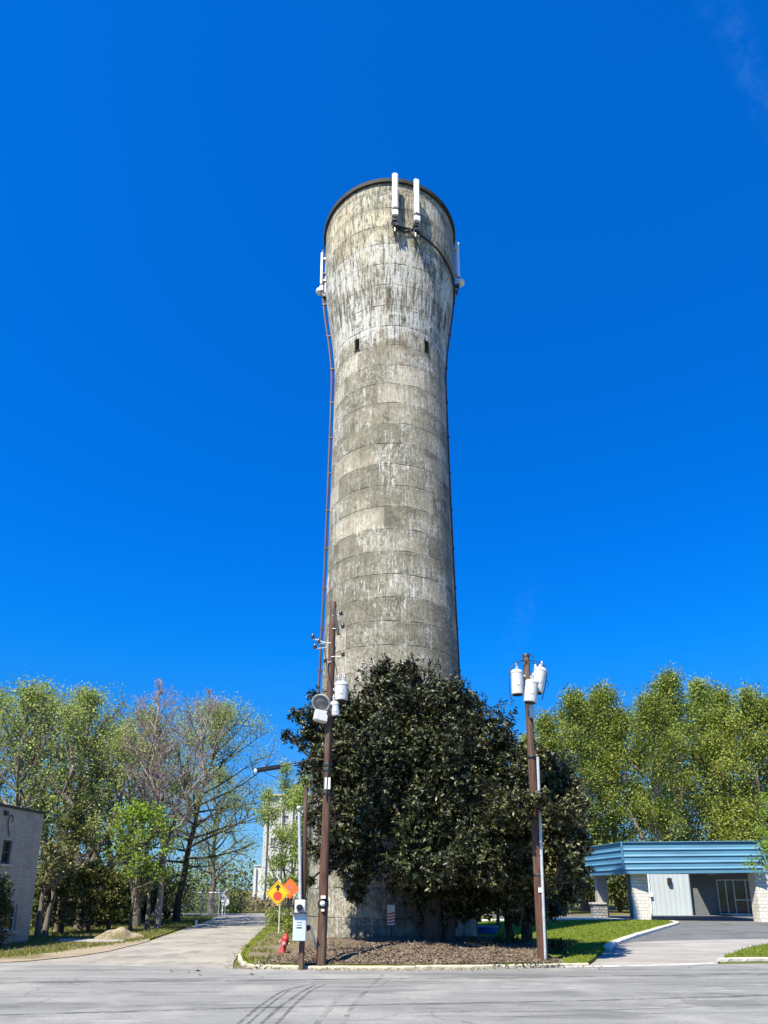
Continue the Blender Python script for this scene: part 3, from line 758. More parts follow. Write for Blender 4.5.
mb = MB(); mb.tube([on(531, 700, -.14), on(531.2, 709, -.14), on(531.8, 718, -.14)], .09, 12); mb.build('sleeve', M['galv'], pr, smooth=True)
mb = MB()
def loop(l, r=.014): mb.tube(spline([on(x, y, dy) for x, y, dy in l], 5), r, 6)
loop([(527, 661, -.12), (519, 661.5, -.2), (511, 668, -.22), (509.5, 684, -.2), (510.5, 697, -.18), (514.5, 702, -.15)])
loop([(528, 661, .12), (536, 661, .1), (543, 664, .0), (546.5, 671, -.02), (545.5, 684, 0), (542, 700, 0)])
loop([(517, 671, -.15), (517, 664, -.18), (522, 660, -.16), (527, 663, -.12)], .01)
loop([(541, 668, 0), (537, 664, -.05), (531, 663, -.1)], .012)
loop([(528, 657, 0), (528.5, 653.5, 0), (531, 655, 0), (535, 658, 0)], .012)
loop([(547, 680, .0), (548.2, 684, -.02), (547, 688, -.02)], .012)
mb.build('cable', M['black'], pr, smooth=True)
for x, y, dy in ((517, 668, -.14), (535.5, 667, -.1), (540, 667.5, -.12)):
    mb = MB(); mb.lathe([(.03, -.14), (.055, -.1), (.04, -.07), (.055, -.04), (.04, 0), (.05, .04), (.02, .1)], on(x, y, dy), 10); mb.build('insulator', M['pot'], pr, smooth=True)
mb = MB(); mb.tube([on(545.3, 961, -.12), on(541.2, 850, -.13), on(537.7, 757, -.13)], .045, 10); mb.build('conduit', M['galv'], pr, smooth=True)
mb = MB(); mb.box(on(540.2, 890, -.16), (.11, .02, .14)); mb.build('sign_plate', M['white_metal'], pr)
for y in (757, 820, 875):
    mb = MB(); z = on(530, y).z; mb.lathe([(.145, -.04), (.15, -.03), (.15, .03), (.145, .04)], Vector((b.x, b.y, z)), 16); mb.build('band', M['dark'], pr, smooth=True)

# ------------------------------------------------------------------ signs, hydrant, small things
M['yellow'] = simple('sign_yellow', (.80, .48, .01), (.72, .42, .01), 3, .45)
M['orange'] = simple('sign_orange', (.75, .14, .02), (.65, .11, .015), 3, .5)
M['red'] = simple('sign_red', (.62, .06, .02), (.5, .05, .02), 3, .5)
M['hyd'] = simple('hydrant_red', (.50, .035, .045), (.38, .025, .03), 5, .45, dirt=(.28, .09, .07), dscale=3)
M['hyd_cap'] = simple('hydrant_cap', (.55, .32, .30), (.45, .2, .18), 5, .5)
def diamond(mb, c, h, yoff, mi=0, thick=.006, rnd=.05):
    pts = []
    for k in range(4):
        q = R(90 * k + 90); v = Vector((math.cos(q), 0, math.sin(q))) * h
        tq = Vector((-math.sin(q), 0, math.cos(q)))
        for u in (-1, -.4, .4, 1): pts.append(c + v * (1 - rnd * (1 if abs(u) == 1 else .35)) + tq * u * rnd * h + Vector((0, yoff, 0)))
    mb.prism(pts, (0, thick, 0), mi)
bs = G(278.5, 934, .1); bs = Vector((bs.x, bs.y, .1)); c = P(277.8, 893, bs.y)
st = thing('warning_sign', bs, 'yellow diamond stop ahead sign with a black arrow above a red octagon', 'sign')
mb = MB(); mb.box((bs.x, bs.y + .03, (bs.z + c.z + .5) / 2), (.06, .04, c.z + .5 - bs.z + .2)); mb.build('post', M['galv'], st)
h = PXW(12.3, bs.y)
mb = MB(); diamond(mb, c, h, 0); pn = mb.build('panel', M['yellow'], st)
mb = MB()
for k in range(4):
    q0, q1 = R(90 * k + 90), R(90 * k + 180)
    v0 = c + Vector((math.cos(q0), 0, math.sin(q0))) * h * .90; v1 = c + Vector((math.cos(q1), 0, math.sin(q1))) * h * .90
    d = v1 - v0; mb.box((v0 + v1) / 2 + Vector((0, -.004, 0)), (d.length * .94, .006, .018), d.to_track_quat('X', 'Z').to_matrix())
mb.build('border', M['black'], pn)
mb = MB(); oc = c + Vector((.0, -.008, -h * .24)); mb.prism([oc + Vector((math.cos(R(45 * k + 22.5)), 0, math.sin(R(45 * k + 22.5)))) * h * .37 for k in range(8)], (0, .006, 0)); mb.build('octagon', M['red'], pn)
mb = MB(); ac = c + Vector((0, -.012, h * .22))
mb.prism([ac + Vector((x * h, 0, z * h)) for x, z in ((-.085, -.02), (.085, -.02), (.085, .22), (.23, .22), (0, .50), (-.23, .22), (-.085, .22))], (0, .006, 0)); mb.build('arrow', M['black'], pn)

bs = G(290.5, 927, .1); bs = Vector((bs.x, bs.y, .1)); c = P(290.0, 888.5, bs.y)
og = thing('warning_sign', bs, 'orange roadwork sign partly hidden behind the yellow diamond sign', 'sign')
mb = MB(); mb.box((c.x, bs.y + .03, (bs.z + c.z) / 2), (.06, .04, c.z - bs.z + .2)); mb.box((c.x + .28, bs.y + .35, .45), (.04, .04, 1.1), Matrix.Rotation(R(-18), 3, 'X')); mb.build('post', M['dark'], og)
mb = MB(); diamond(mb, c, PXW(10, bs.y), 0); pn = mb.build('panel', M['orange'], og)
mb = MB(); ac = c + Vector((.0, -.012, 0))
for k in range(4): mb.box(ac + Vector((0, 0, .17 - .11 * k)), (.40 - .06 * abs(k - 1.5), .005, .03))
mb.build('marking', M['hyd_cap'], pn)

# hydrant, leaning
bh = G(282, 953.5, .1); bh = Vector((bh.x, bh.y, .1)); k = PXW(1, bh.y, .3) * 21 / .75
hy = thing('fire_hydrant', bh, 'small red fire hydrant leaning beside the service pole', 'fire hydrant')
L = Matrix.Rotation(R(12), 3, 'Y') * k
mb = MB(); mb.lathe([(.17, -.08), (.17, .03), (.12, .05), (.105, .08), (.10, .40), (.125, .41), (.125, .45), (.11, .46)], bh, 20, L); mb.build('barrel', M['hyd'], hy, smooth=True)
mb = MB(); mb.lathe([(.125, .46), (.13, .49), (.115, .56), (.075, .62), (.035, .645), (.035, .70), (.01, .705)], bh, 20, L); mb.build('bonnet', M['hyd'], hy, smooth=True)
for d, r in (((1, 0, 0), .05), ((-1, 0, 0), .05), ((0, -1, 0), .072)):
    dv = Vector(d); mb = MB(); c0 = bh + L @ (Vector((0, 0, .36)) + dv * .09); c1 = bh + L @ (Vector((0, 0, .36)) + dv * .15); c2 = bh + L @ (Vector((0, 0, .36)) + dv * .195)
    mb.tube([c0, c1], r * .8 * k, 12); nz = mb.build('nozzle', M['hyd'], hy, smooth=True)
    mb = MB(); mb.tube([c1, c2], r * k, 8); mb.tube([c2, c2 + (c2 - c1) * .5], r * .35 * k, 5); mb.build('cap', M['hyd_cap'], nz)

# level crossing sign far up the side street
bc = G(222.3, 915.5, .0); Yc = bc.y
cb = thing('crossing_sign', bc, 'white railroad crossbuck on a slim post at the far end of the side street', 'sign')
c = P(222.5, 893.5, Yc); mb = MB(); mb.tube([bc, c + Vector((0, .06, .15))], .06, 8); mb.build('post', M['white_metal'], cb)
for i, s in enumerate((-1, 1)):
    mb = MB(); mb.box(c + Vector((0, -.02 * i, 0)), (1.05, .012, .17), Matrix.Rotation(R(42) * s, 3, 'Y')); mb.build('blade', M['white_metal'], cb)
c = P(225.3, 902, Yc - .5); b0 = G(225.6, 916, 0)
rd = thing('round_sign', (c.x, c.y, 0), 'white round sign seen edge-lit just right of the railroad crossbuck', 'sign')
rd['label'] = 'white round sign standing just in front of the railroad crossbuck'
mb = MB(); mb.lathe([(.33, 0), (.33, .012)], c, 24, rx); mb.build('panel', M['white_metal'], rd)
mb = MB(); mb.box((c.x, c.y + .04, c.z / 2), (.05, .04, c.z + .3)); mb.build('post', M['galv'], rd)
bm_ = G(196, 927.5, .02)
mk = thing('marker_post', bm_, 'short white marker post standing on the grass edge of the side street', 'post')
mb = MB(); mb.box(bm_ + Vector((0, 0, .18)), (.10, .05, .46), bev=.015); mb.build('post_body', M['white_metal'], mk)
mb = MB(); mb.box(bm_ + Vector((0, -.03, .34)), (.07, .01, .07)); mb.build('reflector', M['meter'], mk)

# small dark post, blue tub and a striped board under the trees
bp = G(498.5, 929.5, .1); bp.z = .1
pp = thing('bollard', bp, 'thin dark post standing on the lawn behind the water tower', 'post')
mb = MB(); mb.tube([bp, bp + Vector((0, 0, 1.75))], [.09, .085], 10); mb.build('post_body', M['bark_dark'], pp, smooth=True)
mb = MB(); mb.lathe([(.095, 0), (.1, .03), (.02, .07)], bp + Vector((0, 0, 1.74)), 10); mb.build('cap', M['dark'], pp)
M['blue'] = simple('blue_plastic', (.02, .09, .36), (.015, .07, .28), 4, .4)
bb = G(486.5, 934, .1); bb.z = .1
tb = thing('tub', bb, 'low blue plastic tub on the shaded lawn at the foot of the water tower', 'tub')
mb = MB(); mb.lathe([(.38, 0), (.45, .30), (.48, .30), (.48, .34), (.42, .34), (.36, .06), (.01, .05)], bb, 20, Matrix.Diagonal(Vector((1.25, .9, 1)))); mb.build('body', M['blue'], tb, smooth=True)
mb = MB(); mb.tube([bb + Vector((.58, 0, .3)), bb + Vector((.66, 0, .26)), bb + Vector((.58, 0, .2))], .02, 6); mb.build('handle', M['dark'], tb)
b0 = Vector((P(391, 912, 26.0).x, 26.0, .42))
sb = thing('striped_board', b0, 'narrow board with pinkish red and white stripes in the shade beside the magnolia trunk', 'board')
w = PXW(7.5, 26); zt = P(391, 905, 26).z; zb = P(391, 925, 26).z
mb = MB(); mb.box((b0.x, 26, (zt + zb) / 2), (w, .03, zt - zb)); bd = mb.build('panel', M['white_metal'], sb)
mb = MB()
for i in range(4):
    z = zb + (zt - zb) * (.08 + .15 * i); mb.box((b0.x, 25.98, z + .03), (w * 1.0, .012, (zt - zb) * .075), Matrix.Rotation(R(-10), 3, 'Y'))
mb.build('stripe', M['red'], bd)
mb = MB(); mb.box((b0.x, 26.03, zt / 2), (.06, .04, zt)); mb.build('post', M['dark'], sb)

# mound of soil by the side street
c = G(119, 938, 0); mb = MB(); n = 30
for j in range(n + 1):
    for i in range(n + 1):
        u, v = i / n * 2 - 1, j / n * 2 - 1; rr = math.hypot(u, v); x = c.x + u * 1.15; y = c.y + v * 1.1
        z = .34 * max(0, 1 - rr * rr) ** 1.3 * (1 + .30 * math.sin(5 * u + 2) * math.cos(4 * v) + .2 * math.sin(9 * u + 3 * v)) + random.uniform(0, .05) * (rr < .95) + .0
        mb.v.append((x, y, z))
for j in range(n):
    for i in range(n): mb.f.append((j * (n + 1) + i, j * (n + 1) + i + 1, (j + 1) * (n + 1) + i + 1, (j + 1) * (n + 1) + i)); mb.mi.append(0)
tag(mb.build('dirt_mound', M['dirt'], smooth=False, origin=c), 'low pile of pale soil on the grass left of the side street', 'mound')

# ------------------------------------------------------------------ buildings
def wall_with_openings(mb, p0, p1, z0, z1, ops, depth=.14, mi=0):
    """upright wall from p0 to p1 (seen with p0 on its left), holes cut for the openings (s0, s1, za, zb), with reveals"""
    p0, p1 = Vector((p0[0], p0[1], 0)), Vector((p1[0], p1[1], 0)); L = (p1 - p0).length; d = (p1 - p0) / L
    nrm = Vector((d.y, -d.x, 0))
    pt = lambda s_, z, o=0: p0 + d * s_ + nrm * (-o) + Vector((0, 0, z))
    ss = sorted({0, L, *[o[0] for o in ops], *[o[1] for o in ops]}); zs = sorted({z0, z1, *[o[2] for o in ops], *[o[3] for o in ops]})
    for a, b in zip(ss, ss[1:]):
        for c, e in zip(zs, zs[1:]):
            sm, zm = (a + b) / 2, (c + e) / 2
            if any(o[0] < sm < o[1] and o[2] < zm < o[3] for o in ops): continue
            mb.add([pt(a, c), pt(b, c), pt(b, e), pt(a, e)], [(0, 1, 2, 3)], mi)
    for s0, s1, za, zb in ops:
        for q in (((s0, za), (s1, za)), ((s1, za), (s1, zb)), ((s1, zb), (s0, zb)), ((s0, zb), (s0, za))):
            (a, c), (b_, e) = q
            mb.add([pt(a, c), pt(b_, e), pt(b_, e, depth), pt(a, c, depth)], [(0, 1, 2, 3)], mi)
    return pt, d, nrm
def wall_hit(x, y, p0, p1):
    r = ray(x, y); p0, p1 = Vector(p0), Vector(p1); d = p1 - p0; L = d.length; d /= L
    n = Vector((d.y, -d.x)); t_ = n.dot(p0) / (n.x * r.x + n.y * r.y)
    q = Vector((r.x, r.y)) * t_
    return (q - p0).dot(d), CAMH + r.z * t_

def brick_mat(name, c1, c2, mortar, w=.4, h=.2, axis='Y', msize=.012, rough=.9, dirt=(.2, .19, .17), bumpk=.5):
    m, t, b = newmat(name)
    o = t.new('ShaderNodeTexCoord').outputs['Object']; sp = t.new('ShaderNodeSeparateXYZ'); t.l.new(o, sp.inputs[0])
    cm = t.new('ShaderNodeCombineXYZ')
    t.l.new(t.math('ADD', sp.outputs[0], sp.outputs[1]), cm.inputs[0]); t.l.new(sp.outputs[2], cm.inputs[1])
    br = t.new('ShaderNodeTexBrick'); t.l.new(cm.outputs[0], br.inputs['Vector'])
    for k, v in (('Color1', c1), ('Color2', c2), ('Mortar', mortar)): br.inputs[k].default_value = (*v, 1)
    br.inputs['Scale'].default_value = 1; br.inputs['Brick Width'].default_value = w; br.inputs['Row Height'].default_value = h; br.inputs['Mortar Size'].default_value = msize; br.inputs['Mortar Smooth'].default_value = .3
    n = t.noise(o, .9, 6, .7); n2 = t.noise(t.mapping(o, (3, 3, .5)), 1.0, 5, .6)
    c = t.mix(t.ramp(n, [(.48, 0), (.72, .7)]), br.outputs['Color'], dirt)
    c = t.mix(t.ramp(n2, [(.55, 0), (.75, .4)]), c, tuple(x * .6 for x in c1))
    t.put(b.inputs['Base Color'], c); b.inputs['Roughness'].default_value = rough
    t.l.new(t.bump(t.math('SUBTRACT', t.noise(o, 12, 4), t.math('MULTIPLY', br.outputs['Fac'], 1.2)), bumpk, .02), b.inputs['Normal'])
    return m
M['paint_brick'] = brick_mat('painted_grey_brick', (.42, .395, .34), (.34, .32, .275), (.22, .21, .18), .24, .085, msize=.008)
M['stone'] = brick_mat('white_stone', (.74, .71, .64), (.60, .57, .50), (.40, .37, .31), .38, .23, msize=.016, dirt=(.44, .41, .35), bumpk=.9)
M['stone_dark'] = brick_mat('grey_stone', (.36, .35, .34), (.20, .20, .20), (.07, .07, .07), .34, .20, msize=.03, dirt=(.16, .16, .15))

# --- grey building at the left edge
A0, A1 = (-16.35, 15.0), (-14.82, 30.6)         # the long wall seen from the road; A1 is its far corner
root = thing('brick_building', (-15, 28, 0), 'grey painted brick building with two stacked windows at the left edge', 'building')
def lop(x0, x1, y0, y1):
    xm = (x0 + x1) / 2; ym = (y0 + y1) / 2
    sa = wall_hit(x0, ym, A0, A1)[0]; sb_ = wall_hit(x1, ym, A0, A1)[0]
    return (min(sa, sb_), max(sa, sb_), wall_hit(xm, y1, A0, A1)[1], wall_hit(xm, y0, A0, A1)[1])
ops = [lop(2.2, 11.2, 840, 864), lop(3.0, 16.5, 905, 931)]
ops += [(ops[0][0] - 5.2, ops[0][1] - 5.2, ops[0][2], ops[0][3]), (ops[1][0] - 5.2, ops[1][1] - 5.2, ops[1][2], ops[1][3])]
mb = MB(); pt, d, nrm = wall_with_openings(mb, A0, A1, 0, 5.28, ops, .16)
B0, B1 = Vector((-30, 16.5)), Vector((-28.5, 32.0))
for a, b_ in (((A1[0], A1[1]), B1), (B1, B0), (B0, (A0[0], A0[1]))):
    mb.add([(a[0], a[1], 0), (b_[0], b_[1], 0), (b_[0], b_[1], 5.28), (a[0], a[1], 5.28)], [(0, 1, 2, 3)])
mb.build('wall', M['paint_brick'], root)
mb = MB(); e = .06
mb.prism([(A0[0] + e, A0[1] - e, 5.284), (A1[0] + e, A1[1] + e, 5.284), (B1.x - e, B1.y + e, 5.284), (B0.x - e, B0.y - e, 5.284)], (0, 0, .10)); mb.build('coping', M['dark'], root)
M['frame_paint'] = simple('old_window_frame', (.07, .065, .06), (.05, .05, .05), 4, .6)
M['frame_light'] = simple('pale_window_frame', (.42, .42, .40), (.35, .35, .33), 4, .6)
for k, (s0, s1, za, zb) in enumerate(ops):
    fm = M['frame_paint'] if k % 2 == 0 else M['frame_light']
    R3 = Matrix((d, -nrm, Vector((0, 0, 1)))).transposed()
    mb = MB()
    for c, sz in (((s0 + .04, (za + zb) / 2), (.08, .07, zb - za)), ((s1 - .04, (za + zb) / 2), (.08, .07, zb - za)), (((s0 + s1) / 2, za + .04), (s1 - s0 - .165, .07, .08)), (((s0 + s1) / 2, zb - .04), (s1 - s0 - .165, .07, .08)), (((s0 + s1) / 2, (za + zb) / 2), (s1 - s0 - .165, .05, .05))):
        mb.box(pt(c[0], c[1], .10), sz, R3)
    w_ = mb.build('window', fm, root)
    mb = MB(); mb.box(pt((s0 + s1) / 2, (za + zb) / 2, .135), (s1 - s0 - .01, .012, zb - za - .01), R3); mb.build('pane', M['glass'], w_)
    mb = MB(); mb.box(pt((s0 + s1) / 2, za - .05, -.03), (s1 - s0 + .2, .14, .09), R3); mb.build('sill', M['concrete'], w_)
def wp(x, y, o=-.05):
    s_, z = wall_hit(x, y, A0, A1); return pt(s_, z, o)
mb = MB(); mb.tube(spline_3 := [wp(x, y) for x, y in ((11.5, 822), (12.0, 817.5), (10.8, 815), (8.6, 816), (7.2, 821), (7.0, 828), (8.0, 833), (8.4, 837))], .018, 6); mb.build('cable', M['black'], root, smooth=True)
mb = MB(); mb.box(wp(5.3, 813.3, -.04), (.2, .1, .16), R3); mb.build('junction_box', M['dark'], root)
# --- low building with the blue canopy on the right
M['fascia'] = simple('blue_metal_fascia', (.080, .225, .345), (.066, .19, .295), 1.2, .5, dirt=(.05, .13, .20), dscale=.8, stretch=(.3, .3, 2))
M['siding'] = None
m, t, b = newmat('white_panel_siding')
o_ = t.new('ShaderNodeTexCoord').outputs['Object']; sp = t.new('ShaderNodeSeparateXYZ'); t.l.new(o_, sp.inputs[0])
fr = t.math('FRACT', t.math('DIVIDE', sp.outputs[0], .42)); ln = t.math('LESS_THAN', fr, .07)
c = t.mix(t.ramp(t.noise(t.mapping(o_, (2, 2, .4)), 1, 5, .6), [(.4, 0), (.75, .5)]), (.47, .52, .53), (.39, .43, .44))
c = t.mix(t.math('MULTIPLY', ln, .6), c, (.2, .23, .25)); t.put(b.inputs['Base Color'], c); b.inputs['Roughness'].default_value = .5
t.l.new(t.bump(t.math('MULTIPLY', ln, -1.0), .6, .02), b.inputs['Normal']); M['siding'] = m
M['soffit'] = simple('soffit_board', (.34, .33, .31), (.28, .27, .25), 2, .8)
M['dkwall'] = simple('shade_dark_wall', (.15, .16, .165), (.12, .13, .135), 1.2, .7)  # recess wall, darkened in its colour to read as shade
M['alu'] = simple('aluminium_frame', (.5, .5, .49), (.42, .42, .41), 4, .4, metal=.3)
C0 = P(625.5, 880, 50.0); C0 = Vector((C0.x, 50.0)); CR = Vector((P(765, 880, 48.0).x, 48.0)); CBL = Vector((C0.x - .75, 57.0)); CBR = Vector((CR.x + .3, 57.0))
root = thing('canopy_building', (C0.x, 55, 0), 'low white building with a ribbed blue drive-through canopy on stone pillars', 'building')
zl, zh = 3.16, 5.36
path = [CBL, C0, CR, CBR]
def off_path(o):
    out = []
    for i, p in enumerate(path):
        ds = []
        if i > 0: ds.append((path[i] - path[i - 1]).normalized())
        if i < len(path) - 1: ds.append((path[i + 1] - path[i]).normalized())
        ns = [Vector((d_.y, -d_.x)) for d_ in ds]
        ns = [n_ if True else n_ for n_ in ns]
        if len(ns) == 2:
            mm = (ns[0] + ns[1]).normalized(); q = p + mm * (o / max(.3, mm.dot(ns[0])))
        else: q = p + ns[0] * o
        out.append(q)
    return out
sgn = 1 if (Vector(((path[1] - path[0]).y, -(path[1] - path[0]).x))).x < 0 else -1
pf = [(0.0, 0.0)]; nb = 5
for i in range(nb):
    a = i / nb; pch = 1 / nb
    pf += [(.0, a + .60 * pch), (.07, a + .68 * pch), (.07, a + .74 * pch), (.0, a + .98 * pch)]
pf += [(.11, .97), (.13, .975), (.13, 1.0), (-.15, 1.0)]
mb = MB(); vs = []
zr = lambda f, i: (zl + (zh - zl) * f) if i in (0, 1) else (3.22 + (5.30 - 3.22) * f)
for o_, f in pf:
    for i, q in enumerate(off_path(o_ * sgn)): vs.append((q.x, q.y, zr(f, i)))
k = 4; fs = []
for j in range(len(pf) - 1):
    for i in range(k - 1): fs.append((j * k + i, j * k + i + 1, (j + 1) * k + i + 1, (j + 1) * k + i))
mb.add(vs, fs); fa = mb.build('fascia', M['fascia'], root)
mb = MB()
for i in (1, 2):
    q0 = off_path(.12 * sgn)[i]; mb.box((q0.x, q0.y, (zl + zh) / 2), (.10, .10, zh - zl - .02))
q0, q1 = off_path(.0)[1], off_path(.0)[2]
mb.build('corner_trim', M['fascia'], fa)
mb = MB(); ip = off_path(-.10 * sgn)
mb.prism([(p.x, p.y, 3.30) for p in ip], (0, 0, .06)); mb.build('soffit', M['soffit'], root)
mb = MB(); mb.prism([(p.x, p.y, 5.06) for p in ip], (0, 0, .1)); mb.box((C0.x + 7.2, 53.5, 5.36), (2.6, 1.2, .42), bev=.05); mb.build('roof', M['roof'], root)
def px_box(mb, xa, xb, Y, depth, z0, z1, bev=0):
    a = P(xa, 890, Y).x; b_ = P(xb, 890, Y).x; mb.box(((a + b_) / 2, Y + depth / 2, (z0 + z1) / 2), (abs(b_ - a), depth, z1 - z0), bev=bev)
for xa, xb, Y, dp in ((632.4, 648.6, 50.5, .9), (756.5, 771, 48.7, .9), (597, 607.5, 56.3, .6)):
    mb = MB(); px_box(mb, xa, xb, Y, dp, 0, 3.296); pl = mb.build('pillar', M['stone'] if Y < 55 else M['soffit'], root)
    if Y > 55:
        mb = MB(); px_box(mb, 592, 606, 55.9, .75, 0, 1.02); q = mb.build('plinth', M['stone_dark'], pl)
        mb = MB(); px_box(mb, 591, 607, 55.8, .95, 1.023, 1.16); mb.build('ledge', M['concrete'], q)
mb = MB(); a = P(630.5, 890, 50.7).x; mb.box((a, 50.95, 1.65), (.16, .3, 3.29), Matrix.Rotation(R(-1.2), 3, 'Y')); mb.build('trim_board', M['bark'], root)
Yw = 61.6; xa = P(634, 900, Yw).x; xb = P(691.5, 900, Yw).x
mb = MB(); mb.box(((xa + xb) / 2, Yw + .6, 2.1), (xb - xa, 1.2, 4.2)); mb.build('wall', M['siding'], root)
mb = MB(); mb.box((xb - .42, Yw - .06, 2.0), (.62, .13, 4.0)); mb.build('pilaster', M['siding'], root)
mb = MB(); x_ = P(650.5, 900, Yw - .1).x; mb.tube([(x_, Yw - .1, .1), (x_, Yw - .1, 3.6)], .06, 8); mb.box((x_ + .05, Yw - .16, 1.7), (.26, .14, .34)); mb.build('downpipe', M['white_metal'], root)
mb = MB(); c_ = P(669.5, 881, Yw - .15); mb.box(c_, (.34, .3, .5), bev=.04); mb.build('wall_lamp', M['dark'], root)
# shaded entrance
Yd = 62.6
dx = lambda x: P(x, 900, Yd).x
d0, d1 = dx(718.5), dx(756); zt_ = 2.98
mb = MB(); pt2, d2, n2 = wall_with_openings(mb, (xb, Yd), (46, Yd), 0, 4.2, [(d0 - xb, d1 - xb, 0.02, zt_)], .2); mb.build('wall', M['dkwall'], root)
mb = MB(); mb.prism([(46, Yd, 0), (46, 74, 0), (xb - 1.2, 74, 0), (xb - 1.2, Yw + 1.21, 0)], (0, 0, .01))
for a, b_ in (((46, Yd), (46, 74)), ((46, 74), (xb - 1.2, 74)), ((xb - 1.2, 74), (xb - 1.2, Yw + 1.2))):
    mb.add([(a[0], a[1], 0), (b_[0], b_[1], 0), (b_[0], b_[1], 4.2), (a[0], a[1], 4.2)], [(0, 1, 2, 3)])
mb.build('wall', M['siding'], root)
mb = MB(); mb.prism([(xa - .2, Yw - .2, 4.203), (xb + .2, Yw - .2, 4.203), (xb + .2, Yd - .25, 4.203), (46.3, Yd - .25, 4.203), (46.3, 74.3, 4.203), (xb - 1.4, 74.3, 4.203), (xb - 1.4, Yw + 1.4, 4.203), (xa - .2, Yw + 1.4, 4.203)], (0, 0, .22)); mb.build('roof', M['roof'], root)
mb = MB(); mb.prism([(xb + .5, 57.0, 3.50), (46, 57.0, 3.50), (46, Yd - .003, 3.50), (xb + .5, Yd - .003, 3.50)], (0, 0, .3)); mb.build('link_roof', M['soffit'], root)
dr = MB(); n_ = 4; xs = [d0, dx(727.5), dx(735.5), dx(747.5), d1]
for i, x_ in enumerate(xs): dr.box((x_ + (.05 if i == 0 else -.05 if i == 4 else 0), Yd + .10, zt_ / 2 + .01), (.11, .10, zt_ - .02))
for a, b_ in zip(xs, xs[1:]):
    dr.box(((a + b_) / 2, Yd + .10, zt_ - .06), (b_ - a - .13, .08, .1)); dr.box(((a + b_) / 2, Yd + .10, .09), (b_ - a - .13, .08, .14))
dr.box(((xs[2] + xs[3]) / 2, Yd + .10, 1.25), (xs[3] - xs[2] - .13, .07, .10)); dr.box(((xs[3] + xs[4]) / 2, Yd + .10, 1.25), (xs[4] - xs[3] - .18, .07, .10))
dr = dr.build('door', M['alu'], root)
mb = MB()
for a, b_ in zip(xs, xs[1:]): mb.box(((a + b_) / 2, Yd + .13, zt_ / 2), (b_ - a - .02, .015, zt_ - .05))
mb.build('pane', M['glass'], dr)
mb = MB(); x_ = dx(729.5); mb.tube([(x_, Yd + .0, .9), (x_, Yd - .03, 1.0), (x_, Yd - .03, 1.4), (x_, Yd, 1.5)], .025, 8); mb.build('handle', M['dark'], dr)
mb = MB(); mb.box((P(752, 917, 60.8).x, 60.8, .09), (3.4, 1.3, .18), bev=.02); mb.build('step', M['white_conc'], root)

# --- white concrete mill far up the side street
Ye = 108.0; ex = lambda x: P(x, 890, Ye).x; ez = lambda y: P(270, y, Ye).z
M['hazed'] = simple('hazed_glass', (.34, .35, .36), (.25, .26, .27), 2, .5)  # panes lightened to put distance haze into their colour
M['mill'] = simple('mill_whitewash', (.54, .54, .52), (.45, .45, .43), .35, .9, stretch=(1, 1, .3), dirt=(.42, .40, .36), dscale=.5)
root = thing('grain_mill', (ex(285), Ye + 4, 0), 'tall white concrete grain mill far behind the small roadside tree', 'building')
x0, x1 = ex(263), ex(304); zt_ = ez(796)
wops = []
for zc in (2.6, 5.2, 8.6, 12.0):
    for f in (.20, .50, .80): wops.append(((x1 - x0) * f - .38, (x1 - x0) * f + .38, zc, zc + 1.1))
mb = MB(); ptm, dm_, nm_ = wall_with_openings(mb, (x0, Ye), (x1, Ye), -.3, zt_, wops, .3)
for a, b_ in (((x1, Ye), (x1, Ye + 9)), ((x1, Ye + 9), (x0, Ye + 9)), ((x0, Ye + 9), (x0, Ye))):
    mb.add([(a[0], a[1], -.3), (b_[0], b_[1], -.3), (b_[0], b_[1], zt_), (a[0], a[1], zt_)], [(0, 1, 2, 3)])
mb.build('wall', M['mill'], root)
for s0, s1, za, zb in wops:
    mb = MB(); c = ptm((s0 + s1) / 2, (za + zb) / 2, .25); mb.box(c, (s1 - s0 - .01, .02, zb - za - .01)); pnx = mb.build('window', M['hazed'], root)
    mb = MB(); mb.box(ptm((s0 + s1) / 2, (za + zb) / 2, .2), (.08, .06, zb - za - .02)); mb.box(ptm((s0 + s1) / 2, za - .08, -.05), (s1 - s0 + .2, .2, .14)); mb.build('frame', M['mill'], pnx)
for f in (0.0, .37, .63, 1.0):
    mb = MB(); mb.box((x0 + (x1 - x0) * f, Ye - .2, zt_ / 2 - .2), (.55, .394, zt_ - .2)); mb.build('pier', M['mill'], root)
mb = MB(); mb.box(((x0 + x1) / 2, Ye + 4.5, zt_ + .15), (x1 - x0 + 1.0, 10.2, .3)); mb.build('roof', M['mill'], root)
xl, xr = ex(253.5), x0 - .282; zz = ez(866)
mb = MB(); mb.box(((xl + xr) / 2, Ye + 3, zz / 2 - .15), (xr - xl, 5.5, zz + .3)); mb.build('annex', M['mill'], root)
mb = MB(); mb.box((xl + .1, Ye + .1, zz / 2 - .2), (.4, .4, zz - .1)); mb.box(((xl + xr) / 2, Ye + 3, zz + .08), (xr - xl + .25, 5.8, .15)); mb.build('trim', M['mill'], root)

